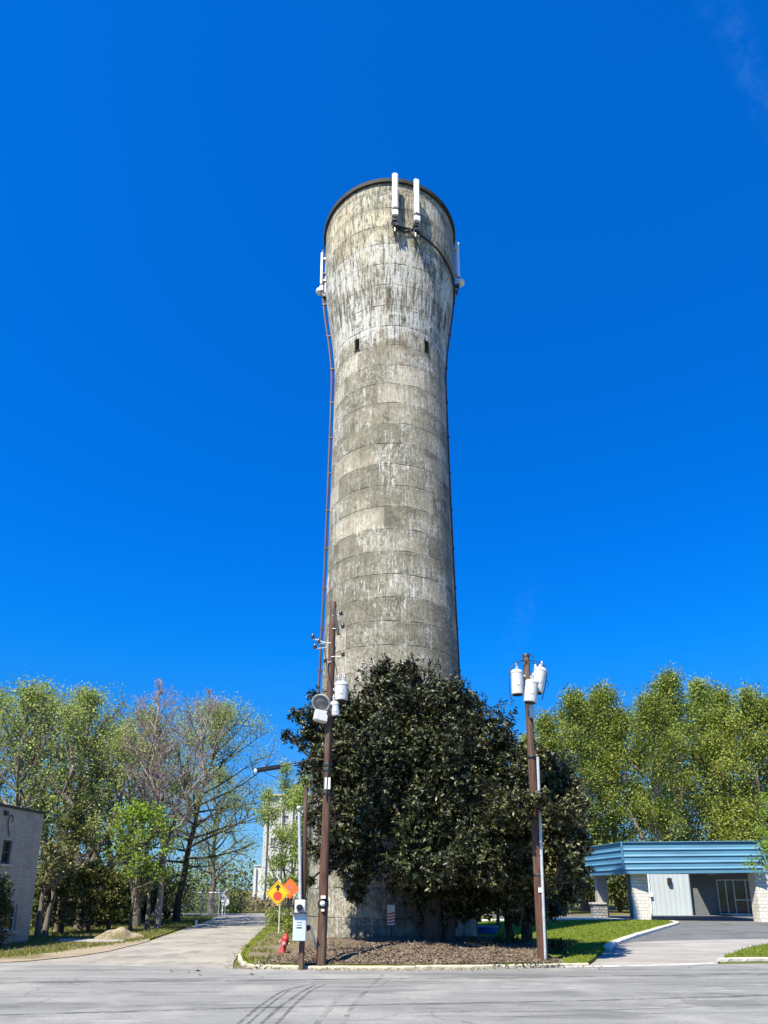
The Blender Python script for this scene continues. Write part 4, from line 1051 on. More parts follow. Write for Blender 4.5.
# --- chain-link fence at the end of the verge
Yf = 60.5; fx = lambda x: P(x, 905, Yf).x
root = thing('chain_link_fence', (fx(190), Yf, 0), 'grey chain link fence beyond the grass at the end of the side street', 'fence')
xs = np.linspace(fx(150), fx(219), 5)
for x_ in xs:
    mb = MB(); mb.tube([(x_, Yf, -.1), (x_, Yf, 1.95)], .04, 8); p_ = mb.build('post', M['galv'], root)
mb = MB(); mb.tube([(xs[0], Yf, 1.88), (xs[-1], Yf, 1.88)], .03, 6); mb.build('rail', M['galv'], root)
mb = MB(); L_ = xs[-1] - xs[0]
for s_ in np.arange(-1.85, L_, .16):
    for sg in (1, -1):
        a, b_ = s_, s_ + 1.85; z0_, z1_ = 0.02, 1.87
        if a < 0: z0_ -= a; a = 0
        if b_ > L_: z1_ -= b_ - L_; b_ = L_
        if z1_ <= z0_: continue
        pa_, pb_ = (a, z0_), (b_, z1_)
        if sg < 0: pa_, pb_ = (L_ - a, z0_), (L_ - b_, z1_)
        mb.tube([(xs[0] + pa_[0], Yf - .045, pa_[1]), (xs[0] + pb_[0], Yf - .045, pb_[1])], .006, 3, cap=False)
mb.build('netting', M['galv'], root)
# ------------------------------------------------------------------ trees and plants
LEAF_F = [(0, 2, 3), (0, 1, 2)]
LM = {}
LM['spring'] = leafmat('spring_leaf', [(.095, .14, .018), (.165, .22, .028), (.25, .30, .045), (.36, .385, .08)], .5, .3)
LM['pale'] = leafmat('pale_new_leaf', [(.17, .25, .045), (.25, .34, .07), (.34, .42, .095), (.46, .50, .15)], .55, .4)
LM['fresh'] = leafmat('fresh_bright_leaf', [(.15, .24, .02), (.22, .34, .03), (.30, .42, .045)], .5, .45)
LM['ever'] = leafmat('evergreen_leaf', [(.07, .085, .02), (.14, .15, .038), (.23, .22, .08)], .5, .2)
LM['shade'] = leafmat('dark_shrub_leaf', [(.03, .048, .012), (.06, .08, .02), (.12, .14, .04)], .5, .25)
LM['bud'] = leafmat('reddish_bud', [(.30, .22, .19), (.42, .31, .27), (.36, .30, .21)], .7, .3)
LM['mag'] = leafmat('glossy_magnolia_leaf', [(.006, .012, .003), (.012, .021, .005), (.024, .036, .009), (.065, .075, .02), (.24, .225, .085)], .42, .0, back=(.045, .040, .016), spec=.36, clump=.25, cscale=.9)  # top stop paints sunlit leaves, the darkest ones the shade between them
LM['woods'] = leafmat('distant_woods_leaf', [(.05, .075, .018), (.10, .13, .03), (.17, .20, .05)], .7, .25)
LM['straw'] = leafmat('dry_brush', [(.12, .10, .05), (.20, .16, .09), (.26, .21, .12), (.12, .13, .04)], .9, .3)
LM['grass'] = leafmat('grass_blade', [(.12, .17, .012), (.18, .24, .02), (.26, .30, .035)], .6, .4, clump=.4, cscale=.5)
LM['grass_dry'] = leafmat('tired_grass_blade', [(.12, .14, .02), (.19, .20, .04), (.28, .24, .10)], .7, .35, clump=.5, cscale=.6)
LM['litter'] = leafmat('fallen_leaf', [(.085, .062, .042), (.14, .105, .073), (.20, .152, .11), (.30, .245, .185)], .8, .1, clump=.15)

def rdir(): 
    v = rng.normal(size=3); return Vector(v / np.linalg.norm(v))
def branch_path(p, d, L, n, up, wob):
    pts = [p.copy()]; d = d.normalized()
    for i in range(n):
        d = (d + Vector((0, 0, 1)) * up / n + rdir() * wob).normalized(); p = p + d * L / n; pts.append(p.copy())
    return pts
def at_path(pts, u):
    k = min(int(u * (len(pts) - 1)), len(pts) - 2); return pts[k].lerp(pts[k + 1], u * (len(pts) - 1) - k), (pts[k + 1] - pts[k]).normalized()
def gen_tree(H, r0, base=.28, limbs=16, reach=3.0, elev=(30, 60), stems=1, lean=(0, 0), leaf_n=6000, leaf_L=.2, jit=.3, shape=.9, subs=5, twigs=4, wob=.16, up=.35, split=.25, spread=.22, trunk_top=.93, wfac=.62):
    wood = MB(); spots = []
    paths = []
    if stems == 1:
        pts = [Vector((0, 0, -.2))]; n = 9
        for i in range(1, n + 1):
            f = i / n; pts.append(Vector((lean[0] * f ** 1.3 * H, lean[1] * f ** 1.3 * H, f * H * trunk_top)) + Vector((rng.normal() * .02 * H * f ** .5 * .6, rng.normal() * .02 * H * f ** .5 * .6, 0)))
        wood.tube(pts, [r0 * (1.25 if i == 0 else 1) * (1 - .9 * (i / n)) + .015 for i in range(n + 1)], 9); paths.append((pts, r0, base))
    else:
        hs = split * H; p0 = Vector((0, 0, -.2)); p1 = Vector((lean[0] * hs, lean[1] * hs, hs * .9))
        wood.tube([p0, p0.lerp(p1, .5), p1], [r0 * 1.3, r0, r0 * .9], 9)
        for k in range(stems):
            q = 2 * math.pi * (k + rng.uniform(-.2, .2)) / stems; Hk = H * rng.uniform(.82, 1.0)
            end = Vector((math.cos(q) * spread * H + lean[0] * H, math.sin(q) * spread * H + lean[1] * H, Hk * trunk_top)); pts = []
            n = 8; st = p0.lerp(p1, .75)
            for i in range(n + 1):
                f = i / n; b_ = st.lerp(end, f); b_ += Vector((end.x - st.x, end.y - st.y, 0)) * (.30 * math.sin(math.pi * f)); pts.append(b_ + Vector((rng.normal(), rng.normal(), 0)) * .012 * H * (f > 0))
            wood.tube(pts, [r0 * .72 * (1 - .92 * i / n) + .012 for i in range(n + 1)], 8); paths.append((pts, r0 * .7, .12))
    nl = max(3, limbs // len(paths)); ang = rng.uniform(0, 6.28)
    for pts, rr, bs in paths:
        for i in range(nl):
            u = bs + (1 - bs) * (i + rng.uniform(0, .9)) / nl; u = min(u, .985); ang += 2.4 + rng.uniform(-.4, .4)
            p, td = at_path(pts, u); v = (u - bs) / (1 - bs)
            env = (math.sin(math.pi * min(1, v * .78 + .22)) ** shape) * .9 + .12
            L = reach * env * rng.uniform(.75, 1.15) * (1 if stems == 1 else .72)
            el = R(elev[0] + (elev[1] - elev[0]) * v + rng.uniform(-10, 10))
            d = Vector((math.cos(ang) * math.cos(el), math.sin(ang) * math.cos(el), math.sin(el)))
            lp = branch_path(p, d, L, 5, up, wob * .7); lr = max(.02, rr * .42 * (1 - .55 * v))
            wood.tube(lp, [lr * (1 - .8 * k / 5) + .006 for k in range(6)], 6, cap=False)
            for j in range(subs):
                u2 = rng.uniform(.25, 1.0); q, ld = at_path(lp, min(u2, .98)); sd = (ld * .7 + rdir() * .9 + Vector((0, 0, .25))).normalized()
                SL = L * rng.uniform(.28, .5) * (1.15 - .5 * u2); sp_ = branch_path(q, sd, SL, 3, up * .8, wob)
                wood.tube(sp_, [lr * .38 * (1 - .75 * k / 3) + .004 for k in range(4)], 4, cap=False); spots.append((sp_, .5))
                for k2 in range(twigs):
                    q2, ld2 = at_path(sp_, rng.uniform(.3, .98)); td2 = (ld2 * .6 + rdir() + Vector((0, 0, .2))).normalized()
                    tp = branch_path(q2, td2, SL * rng.uniform(.35, .6), 2, .2, wob); wood.tube(tp, [.009, .006, .003], 3, cap=False); spots.append((tp, 1))
    # leaves along the twigs
    if leaf_n:
        wts = np.array([s_[1] for s_ in spots]); wts = wts / wts.sum(); ch = rng.choice(len(spots), leaf_n, p=wts)
        us = rng.uniform(.2, 1.05, leaf_n); C = np.empty((leaf_n, 3)); D = np.empty((leaf_n, 3))
        for i in range(leaf_n):
            pth = spots[ch[i]][0]; q, d = at_path(pth, min(us[i], .999)); C[i] = q; D[i] = d
        C += rng.normal(size=(leaf_n, 3)) * jit
        D = D * .5 + rng.normal(size=(leaf_n, 3)); Ls = leaf_L * rng.uniform(.6, 1.35, leaf_n)
        upv = rng.normal(size=(leaf_n, 3)) * .8; upv[:, 2] += .9; upv[:, 1] -= .25
        LV = leaf_verts(C, D, Ls, Ls * wfac, .25, upv)
    else: LV = None
    return wood, LV
def tree(name, foot, lm, bark, label, cat='tree', group=None, scale=1.0, rz=0.0, proto=None, **kw):
    root = thing(name, foot, label, cat, group)
    if proto is None:
        wood, LV = gen_tree(**kw)
        w = wood.build('trunk', M[bark], None, smooth=True); wme = w.data; bpy.data.objects.remove(w)
        lme = quads_mesh('crown', LV, 4, LEAF_F, LM[lm]) if LV is not None else None
        proto = (wme, lme)
    for nm, me in zip(('trunk', 'crown'), proto):
        if me is None: continue
        o = bpy.data.objects.new(nm, me); COL.objects.link(o); o.parent = root
    root.rotation_euler = (0, 0, rz); root.scale = (scale,) * 3
    return proto
def gpt(x, Y): return Vector((P(x, 890, Y).x, Y, 0))
def height(y, Y): return P(384, y, Y).z

# --- tall spring trees behind the blue canopy
RG = 'tall spring trees behind the canopy building'
protoR = []
specR = [dict(H=20, r0=.28, base=.12, limbs=34, reach=4.2, elev=(30, 66), leaf_n=24000, leaf_L=.195, jit=.46, shape=.7, subs=6, twigs=3),
         dict(H=20, r0=.26, base=.14, limbs=32, reach=3.8, elev=(38, 72), leaf_n=21000, leaf_L=.19, jit=.44, shape=.6, subs=6, twigs=3),
         dict(H=20, r0=.30, base=.14, limbs=34, reach=4.6, elev=(25, 62), leaf_n=24000, leaf_L=.195, jit=.48, shape=.8, subs=6, twigs=3, stems=2, spread=.10),
         dict(H=20, r0=.24, base=.2, limbs=30, reach=3.5, elev=(40, 74), leaf_n=14000, leaf_L=.19, jit=.3, shape=.6, subs=6, twigs=3)]
rightT = [  # px, Y, top row in the photograph, kind, leaf, label
    (556, 74, 716, 1, 'spring', 'narrow light green tree just right of the magnolia, leftmost of the row behind the canopy'),
    (583, 77, 694, 0, 'spring', 'leafy yellow green tree rising above the left end of the blue fascia'),
    (617, 79, 688, 1, 'spring', 'slender upright tree above the corner of the blue fascia'),
    (654, 76, 689, 2, 'spring', 'broad yellow green tree above the front stone pillar of the canopy'),
    (690, 82, 674, 1, 'spring', 'tallest tree of the row behind the canopy building'),
    (722, 84, 679, 3, 'pale', 'thin pale tree with bare limbs showing, right of the tallest tree behind the canopy'),
    (756, 80, 684, 2, 'spring', 'full green tree above the right end of the blue fascia'),
    (790, 78, 700, 0, 'spring', 'green tree at the right edge of the frame above the canopy'),
    (536, 82, 735, 3, 'pale', 'bluish green tree peeking between the magnolia and the white transformers'),
    (600, 90, 702, 3, 'pale', 'pale tree filling the gap left of the slender upright tree'),
    (670, 91, 696, 0, 'pale', 'pale green tree in the back row just left of the tallest tree'),
    (740, 94, 690, 0, 'spring', 'back row tree between the thin pale tree and the full green tree'),
    (815, 90, 690, 1, 'spring', 'upright tree outside the right edge behind the canopy building'),
    (500, 92, 770, 2, 'spring', 'low green tree glimpsed under the magnolia branches right of the tower'),
    (450, 95, 790, 2, 'spring', 'low green tree standing straight behind the water tower')]
cache = {}
for i, (px, Y, yt, kd, lf, lab) in enumerate(rightT):
    key = (kd, lf, i % 2)
    H_ = height(yt - 4, Y)
    pr_ = tree('broadleaf_tree', gpt(px, Y), lf, 'bark_pale', lab, 'tree', RG, H_ / 20, rng.uniform(0, 6.28), cache.get(key), **specR[kd])
    cache[key] = pr_
# understorey under them
def shrub(name, base, r, h, lm, label, n=2200, L=.2, cat='shrub', group=None, floor=.0, bark='bark_dark', wf=.6, lumps=9):
    root = thing(name, base, label, cat, group)
    C = []; Dv = []; cs = []; wood = MB()
    for k in range(lumps):
        q = rng.uniform(0, 6.28); rr = r * math.sqrt(rng.uniform(0, .5)); z = h * (floor + (1 - floor) * rng.uniform(.28, .80)); c = np.array([math.cos(q) * rr, math.sin(q) * rr, z]); s_ = np.array([r * .55, r * .55, min(h * .30, z * .95)]) * rng.uniform(.7, 1.05); cs.append((c, s_))
        wood.tube([Vector((0, 0, -.1)), Vector((c[0] * .3, c[1] * .3, z * .5)), Vector(c)], [.05 * r, .035 * r, .012], 5, cap=False)
    for c, s_ in cs:
        m_ = n // lumps; d = unit(rng.normal(size=(m_, 3))); rad = rng.uniform(.55, 1.08, m_)[:, None]
        C.append(c + d * s_ * rad); Dv.append(d * .8 + rng.normal(size=(m_, 3)) * .7)
    C = np.concatenate(C); Dv = np.concatenate(Dv); C[:, 2] = np.abs(C[:, 2])
    Ls = L * rng.uniform(.6, 1.3, len(C)); upv = rng.normal(size=C.shape) * .6; upv[:, 2] += 1
    w = wood.build('trunk', M[bark]); w.parent = root
    o = bpy.data.objects.new('crown', quads_mesh('crown', leaf_verts(C, Dv, Ls, Ls * wf, .25, upv), 4, LEAF_F, LM[lm])); COL.objects.link(o); o.parent = root
    return root
for px, Y, r, h, lm, lab in ((560, 68, 3.0, 6.0, 'shade', 'dark understorey bush left of the canopy behind the lawn, tallest one there'), (590, 72, 3.2, 7.0, 'spring', 'light green bushy tree low behind the left end of the blue fascia'),
                       (618, 70, 2.6, 5.0, 'shade', 'dark bush seen under the canopy between its pillars'), (535, 66, 3.0, 5.0, 'shade', 'dark bush behind the lawn right of the wooden pole'),
                       (648, 78, 4.0, 9.5, 'spring', 'bushy yellow green growth above the middle of the canopy'), (705, 79, 4.2, 9.0, 'shade', 'darker green growth above the canopy, left of the right end'), (745, 78, 4.0, 10, 'spring', 'leafy lower growth above the right part of the fascia'),
                       (505, 64, 2.4, 4.2, 'spring', 'small green bush between the tower and the wooden pole')):
    shrub('bush', gpt(px, Y), r, h, lm, lab, 3400, .28, 'bush', 'bushes below the trees behind the canopy', lumps=14)
c_ = G(767, 919.5, 0); shrub('clipped_shrub', Vector((c_.x, c_.y - .5, 0)), .85, 1.25, 'ever', 'small rounded evergreen shrub in front of the right stone pillar', 2600, .09, lumps=12)
tree('young_tree', gpt(793, 43), 'fresh', 'bark', 'small fresh green tree overhanging the right end of the blue fascia', H=height(788, 43), r0=.09, base=.30, limbs=18, reach=2.5, elev=(5, 50), leaf_n=3600, leaf_L=.17, jit=.16, subs=5, twigs=3)

# --- trees left of the side street
LG = 'spring trees left of the side street'
def lt(px, Y, yt, lm, bark, lab, group=LG, **kw):
    H_ = height(yt - 6, Y); d = dict(H=H_, r0=.02 * H_, base=.22, limbs=26, reach=.33 * H_, elev=(20, 62), leaf_n=4600, leaf_L=.20, jit=.26, subs=7, twigs=4); d.update(kw); d['leaf_n'] = int(d['leaf_n'] * 1.7); d['leaf_L'] *= .68; d['limbs'] = int(d['limbs'] * 1.3); d['jit'] *= 1.1; d['reach'] = max(d['reach'], .30 * H_)
    tree('broadleaf_tree', gpt(px, Y), lm, bark, lab, 'tree', group, **d)
lt(4, 41, 690, 'pale', 'bark_pale', 'pale green tree rising behind the grey brick building', leaf_n=5200, reach=3.2)
lt(47, 42, 683, 'pale', 'bark_pale', 'tall pale tree just right of the grey brick building', leaf_n=5200, elev=(40, 72), reach=3.4, stems=2, spread=.09)
lt(84, 41, 692, 'pale', 'bark', 'tree with many upright dark limbs amid the left clump', leaf_n=4600, elev=(38, 70), stems=3, spread=.13, split=.3, reach=3.2)
lt(103, 44, 686, 'spring', 'bark_pale', 'tree with yellow green tufts left of the bare tree', leaf_n=3600, elev=(38, 70), stems=3, spread=.15, split=.22, reach=3.4)
lt(138, 42, 700, 'pale', 'bark', 'forked tree with sparse leaves and several dark stems beside the bare tree', leaf_n=2600, elev=(34, 66), stems=4, spread=.17, split=.12, reach=3.2)
tree('bare_tree', gpt(160, 40.5), 'bud', 'bark_pink', 'nearly bare pinkish grey tree reaching above the left clump', 'tree', LG, H=height(680, 40.5), r0=.15, base=.3, limbs=46, reach=4.6, elev=(34, 66), stems=3, spread=.13, split=.42, lean=(.02, 0), leaf_n=5200, leaf_L=.075, jit=.10, subs=9, twigs=7)
lt(178, 50, 712, 'pale', 'bark_dark', 'wide pale tree leaning over the side street', r0=.24, lean=(.16, -.03), elev=(8, 52), leaf_n=16500, reach=5.8, limbs=36, base=.26, leaf_L=.165, jit=.34, up=.15)
lt(24, 48, 700, 'spring', 'bark_pale', 'yellow green tree seen over the roof of the grey brick building', leaf_n=4600, reach=3.4)
lt(66, 53, 694, 'pale', 'bark', 'pale tree standing behind the dark evergreens of the left clump', leaf_n=4600)
lt(125, 55, 712, 'pale', 'bark', 'hazy pale tree at the back of the left clump behind the forked tree', leaf_n=4600)
lt(212, 66, 772, 'pale', 'bark', 'low hazy tree at the bend of the side street', leaf_n=4200, reach=3.6, elev=(15, 55))
lt(-32, 44, 694, 'pale', 'bark_pale', 'pale tree outside the left edge behind the brick building', leaf_n=4200)
tree('broadleaf_tree', gpt(134, 38.5), 'fresh', 'bark', 'small vivid green tree below the bare limbs of the left clump', 'tree', LG, H=height(806, 38.5), r0=.08, base=.35, limbs=18, reach=2.3, elev=(12, 48), leaf_n=2600, leaf_L=.17, jit=.2, subs=5, twigs=3)
# evergreens in front of the clump
def conifer(px, Y, yt, r, lab, n=4200, lm='ever'):
    b = gpt(px, Y); H_ = height(yt, Y); root = thing('evergreen_tree', b, lab, 'tree', 'evergreens in the left clump')
    wood = MB(); wood.tube([(0, 0, -.1), (.05, .03, H_ * .5), (0, 0, H_ * .96)], [.12, .08, .02], 8); C = []; Dv = []
    for k in range(64):
        f = rng.uniform(.10, .98); z = H_ * f; q = rng.uniform(0, 6.28); L = r * (1.06 - f) ** .75 * rng.uniform(.55, 1.15) + .12
        e = Vector((math.cos(q) * L, math.sin(q) * L, z + L * .12)); wood.tube([(0, 0, z), (e.x * .6, e.y * .6, z + L * .12), e], [.025, .015, .006], 4, cap=False)
        m_ = n // 64; u = rng.uniform(.25, 1.05, m_)[:, None]; base_ = np.array([0, 0, z]) * (1 - u) + np.array(e) * u; C.append(base_ + rng.normal(size=(m_, 3)) * np.array([.17, .17, .13]) * (.5 + L * .4)); Dv.append(np.tile(np.array([e.x, e.y, .15]), (m_, 1)) / max(L, .1) + rng.normal(size=(m_, 3)) * .7)
    C = np.concatenate(C); Dv = np.concatenate(Dv); Ls = .17 * rng.uniform(.6, 1.3, len(C)); upv = rng.normal(size=C.shape) * .5; upv[:, 2] += 1
    w = wood.build('trunk', M['bark_dark']); w.parent = root
    o = bpy.data.objects.new('crown', quads_mesh('crown', leaf_verts(C, Dv, Ls, Ls * .5, .25, upv), 4, LEAF_F, LM[lm])); COL.objects.link(o); o.parent = root
conifer(66, 36.0, 803, 1.6, 'olive green evergreen just right of the brick building')
conifer(92, 36.5, 862, 1.25, 'short olive evergreen behind the pile of soil')
conifer(112, 37, 868, 1.2, 'short dark evergreen right of the pile of soil', 3200)
conifer(48, 35, 858, .9, 'slim evergreen pressed against the corner of the brick building', 2400, 'shade')
# dark thicket between the trunks
for px, Y, r, h, lab in ((60, 46, 2.6, 3.4, 'dark thicket bush behind the olive evergreen'), (90, 48, 2.6, 3.2, 'dark thicket bush between the trunks left of centre in the clump'), (120, 47, 2.6, 3.6, 'dark thicket bush under the forked tree'), (148, 48, 2.6, 3.8, 'dark thicket bush under the bare tree'), (35, 42, 2.2, 3.2, 'dark thicket bush behind the far corner of the brick building'), (168, 53, 2.0, 2.8, 'low dark bush behind the leaning tree trunk')):
    shrub('thicket_bush', gpt(px, Y), r, h, 'shade', lab, 2400, .2, 'bush', 'dark bushes between the left trunks', lumps=12)
for px, Y, yt in ((61, 37, 880), (83, 38.5, 870), (43, 33.5, 860), (52, 34.3, 862), (74, 40, 850), (115, 40, 860), (151, 40, 870)):
    pass
shrub('evergreen_shrub', Vector((-14.45, 27.0, 0)), .55, 2.6, 'shade', 'dark evergreen shrub growing against the wall of the grey brick building', 2600, .13, lumps=16)

# thin bare trunks at the front of the clump
for px, Y, yt, ln, lab in ((43, 33.6, 842, .02, 'leaning thin trunk nearest the corner of the brick building'), (50, 34.2, 846, .10, 'thin trunk leaning right beside the brick building corner'), (61, 37, 868, .01, 'thin straight pale trunk right of the leaning pair of trunks'), (84, 38.5, 866, .03, 'thin pale trunk left of the pile of soil'), (150, 40, 862, -.02, 'thin straight trunk at the right end of the clump')):
    tree('sapling', gpt(px, Y), 'ever', 'bark', lab, 'tree', 'thin trunks at the front of the left clump', H=height(yt, Y) , r0=.13, base=.45, limbs=9, reach=1.2, elev=(20, 55), lean=(ln, 0), leaf_n=700, leaf_L=.15, jit=.15, subs=4, twigs=2)

# --- small roadside tree before the mill
tree('young_tree', gpt(288, 47), 'pale', 'bark', 'sparse young tree beside the roadwork sign in front of the white mill', H=height(752, 47), r0=.10, base=.16, limbs=26, reach=2.5, elev=(30, 66), stems=4, spread=.14, split=.06, leaf_n=14000, leaf_L=.13, jit=.26, subs=6, twigs=4)
tree('young_tree', gpt(309, 44), 'pale', 'bark', 'sparse young tree close behind the service pole', H=height(770, 44), r0=.08, base=.2, limbs=20, reach=1.7, elev=(35, 66), stems=2, spread=.08, split=.1, leaf_n=7500, leaf_L=.13, jit=.24, subs=5, twigs=3)
for px, Y, r, h, lab in ((283, 42, 1.0, 1.1, 'low green weeds at the foot of the yellow sign post'), (298, 33, .7, .9, 'low weeds right behind the fire hydrant')):
    shrub('weed_clump', gpt(px, Y), r, h, 'spring', lab, 900, .12, 'plant', 'weeds by the roadside signs', lumps=9)

for px, py, r, h, lab in ((484, 957, .55, .42, 'dark weeds at the kerb left of the right wooden pole'), (512, 955, .6, .5, 'dark weeds close beside the right wooden pole on its left'), (562, 956, .6, .38, 'dark weeds at the kerb just right of the right wooden pole'), (466, 953, .45, .34, 'small dark weeds on the soil below the magnolia')):
    c_ = G(px, py); c_.z = .13; shrub('weed_clump', c_, r, h, 'shade', lab, 700, .10, 'plant', 'dark weeds along the kerb', lumps=8)
# --- the magnolias round the tower
def magnolia(name, base, lumps, label, trunks, dens=150, seed=0):
    root = thing(name, base, label, 'tree', 'dark magnolias at the tower foot')
    C = []; D = []; U = []; tips = []
    for px, py, rp, Y in lumps:
        c = np.array(P(px, py, Y)); r = PXW(rp, Y, c[2])
        n = int(dens * r * r * 2.5)
        ns = 13; sc_ = c + unit(rng.normal(size=(ns, 3))) * r * rng.uniform(.45, .80, (ns, 1)); sr = r * rng.uniform(.30, .52, ns); w_ = sr ** 2; pick = rng.choice(ns, n, p=w_ / w_.sum())
        d = unit(rng.normal(size=(n, 3))); rad = sr[pick] * np.where(rng.uniform(size=n) < .78, rng.uniform(.80, 1.12, n), rng.uniform(.2, .85, n))
        tp = sc_[pick] + d * rad[:, None]
        ax = unit(d * .8 + unit(tp - c) * .3 + np.array([0, 0, .55]) + rng.normal(size=(n, 3)) * .35)
        tips.append((c, r, tp, ax))
        k = 8
        T = np.repeat(tp, k, 0); A = np.repeat(ax, k, 0)
        rv = unit(np.cross(A, rng.normal(size=A.shape)))
        C.append(T - A * rng.uniform(0, .16, (len(T), 1))); D.append(rv + A * rng.uniform(.1, 1.0, (len(T), 1))); U.append(A + rng.normal(size=A.shape) * .25)
    C = np.concatenate(C); D = np.concatenate(D); U = np.concatenate(U)
    Ls = rng.uniform(.085, .18, len(C))
    tipp = C + unit(D) * Ls[:, None]
    ok = (np.hypot(C[:, 0] - TX, C[:, 1] - TY) > 3.62) & (np.hypot(tipp[:, 0] - TX, tipp[:, 1] - TY) > 3.6) & (C[:, 2] > .15)
    C, D, U, Ls = C[ok], D[ok], U[ok], Ls[ok]
    V = leaf_verts(C, D, Ls, Ls * rng.uniform(.36, .48, len(C)), .16, U) - np.array(base)
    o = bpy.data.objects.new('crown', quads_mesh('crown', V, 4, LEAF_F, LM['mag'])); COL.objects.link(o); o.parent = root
    mb = MB()
    for pts, r0 in trunks:
        p = [Vector(q) for q in pts]; mb.tube(p, [r0 * (1 - .6 * i / (len(p) - 1)) for i in range(len(p))], 9)
    hub = Vector(trunks[0][0][-1])
    for c, r, tp, ax in tips:
        st = min((Vector(t_[0][-1]) for t_ in trunks), key=lambda q: (q - Vector(c)).length); cv = Vector(c)
        mid = st.lerp(cv, .5) + Vector((rng.normal() * .2, rng.normal() * .2, .25))
        if math.hypot(mid.x - TX, mid.y - TY) < 3.7: mid.y = TY - 3.9
        mb.tube([st, mid, cv], [.09, .06, .03], 6, cap=False)
        for q in range(0, len(tp), 3):
            e = tp[q]
            if math.hypot(e[0] - TX, e[1] - TY) < 3.62: continue
            mb.tube([cv.lerp(Vector(e), .15), Vector(e)], [.015, .006], 3, cap=False)
    mb.build('trunk', M['mag_bark'], root, smooth=True)
    return root
b1 = gpt(430, 24.3); b1.z = .3
L1 = [(400, 697, 40, 24.6), (424, 684, 26, 24.8), (388, 674, 17, 24.6), (408, 668, 12, 24.5), (445, 705, 40, 24.6), (366, 722, 34, 24.3), (340, 712, 22, 24.5), (318, 722, 22, 24.3), (303, 738, 16, 24.2), (312, 758, 18, 24.2), (482, 732, 34, 24.8), (470, 710, 24, 25), (340, 762, 38, 23.8), (394, 752, 48, 23.4), (445, 760, 50, 23.4),
      (492, 775, 40, 24.2), (345, 806, 34, 23.4), (396, 805, 46, 22.9), (450, 815, 48, 23.0), (336, 842, 24, 23.5), (368, 848, 32, 23.2), (418, 850, 40, 23.0), (466, 850, 36, 23.4), (498, 822, 36, 24.2), (398, 874, 22, 23.4), (430, 890, 26, 23.8), (362, 876, 14, 23.4), (330, 868, 10, 23.8), (328, 790, 18, 23.6),
      (440, 900, 24, 24.6), (460, 885, 24, 24.4), (458, 740, 30, 23.6), (348, 870, 15, 23.2), (330, 808, 18, 24.9), (322, 785, 14, 25.2), (345, 780, 22, 25.2), (345, 830, 18, 25.0), (360, 850, 18, 24.8), (450, 900, 22, 24.9), (472, 896, 20, 24.9), (424, 898, 16, 24.8), (338, 820, 26, 22.6), (313, 848, 11, 25.0), (316, 818, 13, 24.8), (326, 852, 15, 24.4), (310, 880, 7, 25.2), (440, 862, 26, 22.0), (480, 862, 28, 22.2), (516, 862, 26, 22.8), (470, 840, 34, 22.2), (392, 735, 34, 24.0), (420, 745, 34, 23.6), (375, 770, 36, 23.6), (410, 775, 40, 23.4), (365, 825, 34, 23.0), (425, 820, 40, 22.8), (500, 760, 26, 25.0), (475, 765, 34, 24.0), (455, 902, 20, 24.9), (490, 900, 22, 24.6), (518, 890, 22, 24.0), (360, 884, 12, 23.8), (352, 893, 13, 25.5), (425, 914, 17, 24.7), (448, 914, 20, 24.6), (470, 906, 16, 24.7), (412, 898, 13, 25.0), (345, 706, 17, 24.5), (336, 736, 22, 24.3), (352, 742, 24, 24.2), (322, 745, 18, 24.2), (420, 725, 30, 23.8), (505, 745, 22, 25.2), (295, 716, 9, 24.2), (288, 736, 8, 24.1), (318, 698, 12, 24.5)]
magnolia('magnolia_tree', b1, L1, 'large dark glossy magnolia crowding the front of the water tower', [
    ([b1 + Vector((0, 0, -.4)), b1 + Vector((.1, 0, 1.4)), b1 + Vector((-.1, -.3, 3.2)), b1 + Vector((-.2, -.4, 5.2))], .34),
    ([b1 + Vector((.55, .2, -.4)), b1 + Vector((.7, .1, 1.3)), b1 + Vector((1.0, .0, 3.6))], .26),
    ([b1 + Vector((.15, .5, -.4)), b1 + Vector((-.7, .3, 1.6)), b1 + Vector((-1.9, -.3, 3.6))], .22)], 135)
b2 = gpt(524, 27.0); b2.z = .12
L2 = [(520, 772, 30, 26.6), (545, 790, 34, 27.0), (560, 815, 32, 25.8), (570, 850, 26, 25.2), (538, 830, 38, 26.4), (508, 840, 36, 25.8), (560, 880, 26, 25.0), (535, 872, 32, 26.6), (505, 878, 30, 25.8), (576, 800, 18, 25.6), (580, 870, 14, 25), (538, 760, 20, 27), (526, 895, 20, 27.0), (550, 900, 18, 28.0), (500, 800, 30, 25.8), (484, 862, 26, 25.2), (578, 828, 16, 25.2), (570, 895, 12, 25), (582, 845, 10, 25), (510, 908, 20, 26.2), (536, 908, 18, 27.2), (556, 908, 14, 28), (488, 895, 16, 26.4), (560, 770, 20, 27.6), (528, 752, 16, 26.6), (565, 785, 22, 26.0), (550, 766, 20, 26.4), (556, 842, 30, 25.4), (575, 880, 14, 25.2)]
def forward(l):
    x, y, r, Y = l
    if y > 878: return l
    Y2 = Y - 3.0
    if abs(x - 536) < r + 8: Y2 = max(Y2, 22.75 + PXW(r, 23.5))
    return (x, y, r, Y2)
L2 = [forward(l) for l in L2] + [(520, 799, 20, 20.9), (541, 800, 14, 20.9), (503, 806, 24, 21.6), (560, 810, 16, 21.4), (532, 802, 13, 20.8), (572, 822, 14, 21.8)]
magnolia('magnolia_tree', b2, L2, 'lower dark magnolia spreading behind the right wooden pole beside the lawn', [
    ([b2 + Vector((0, 0, -.3)), b2 + Vector((.05, 0, 1.3)), b2 + Vector((.1, -.1, 2.7))], .24),
    ([b2 + Vector((-.5, .1, -.3)), b2 + Vector((-.7, .0, 1.2)), b2 + Vector((-.9, -.3, 2.6))], .17)], 135)

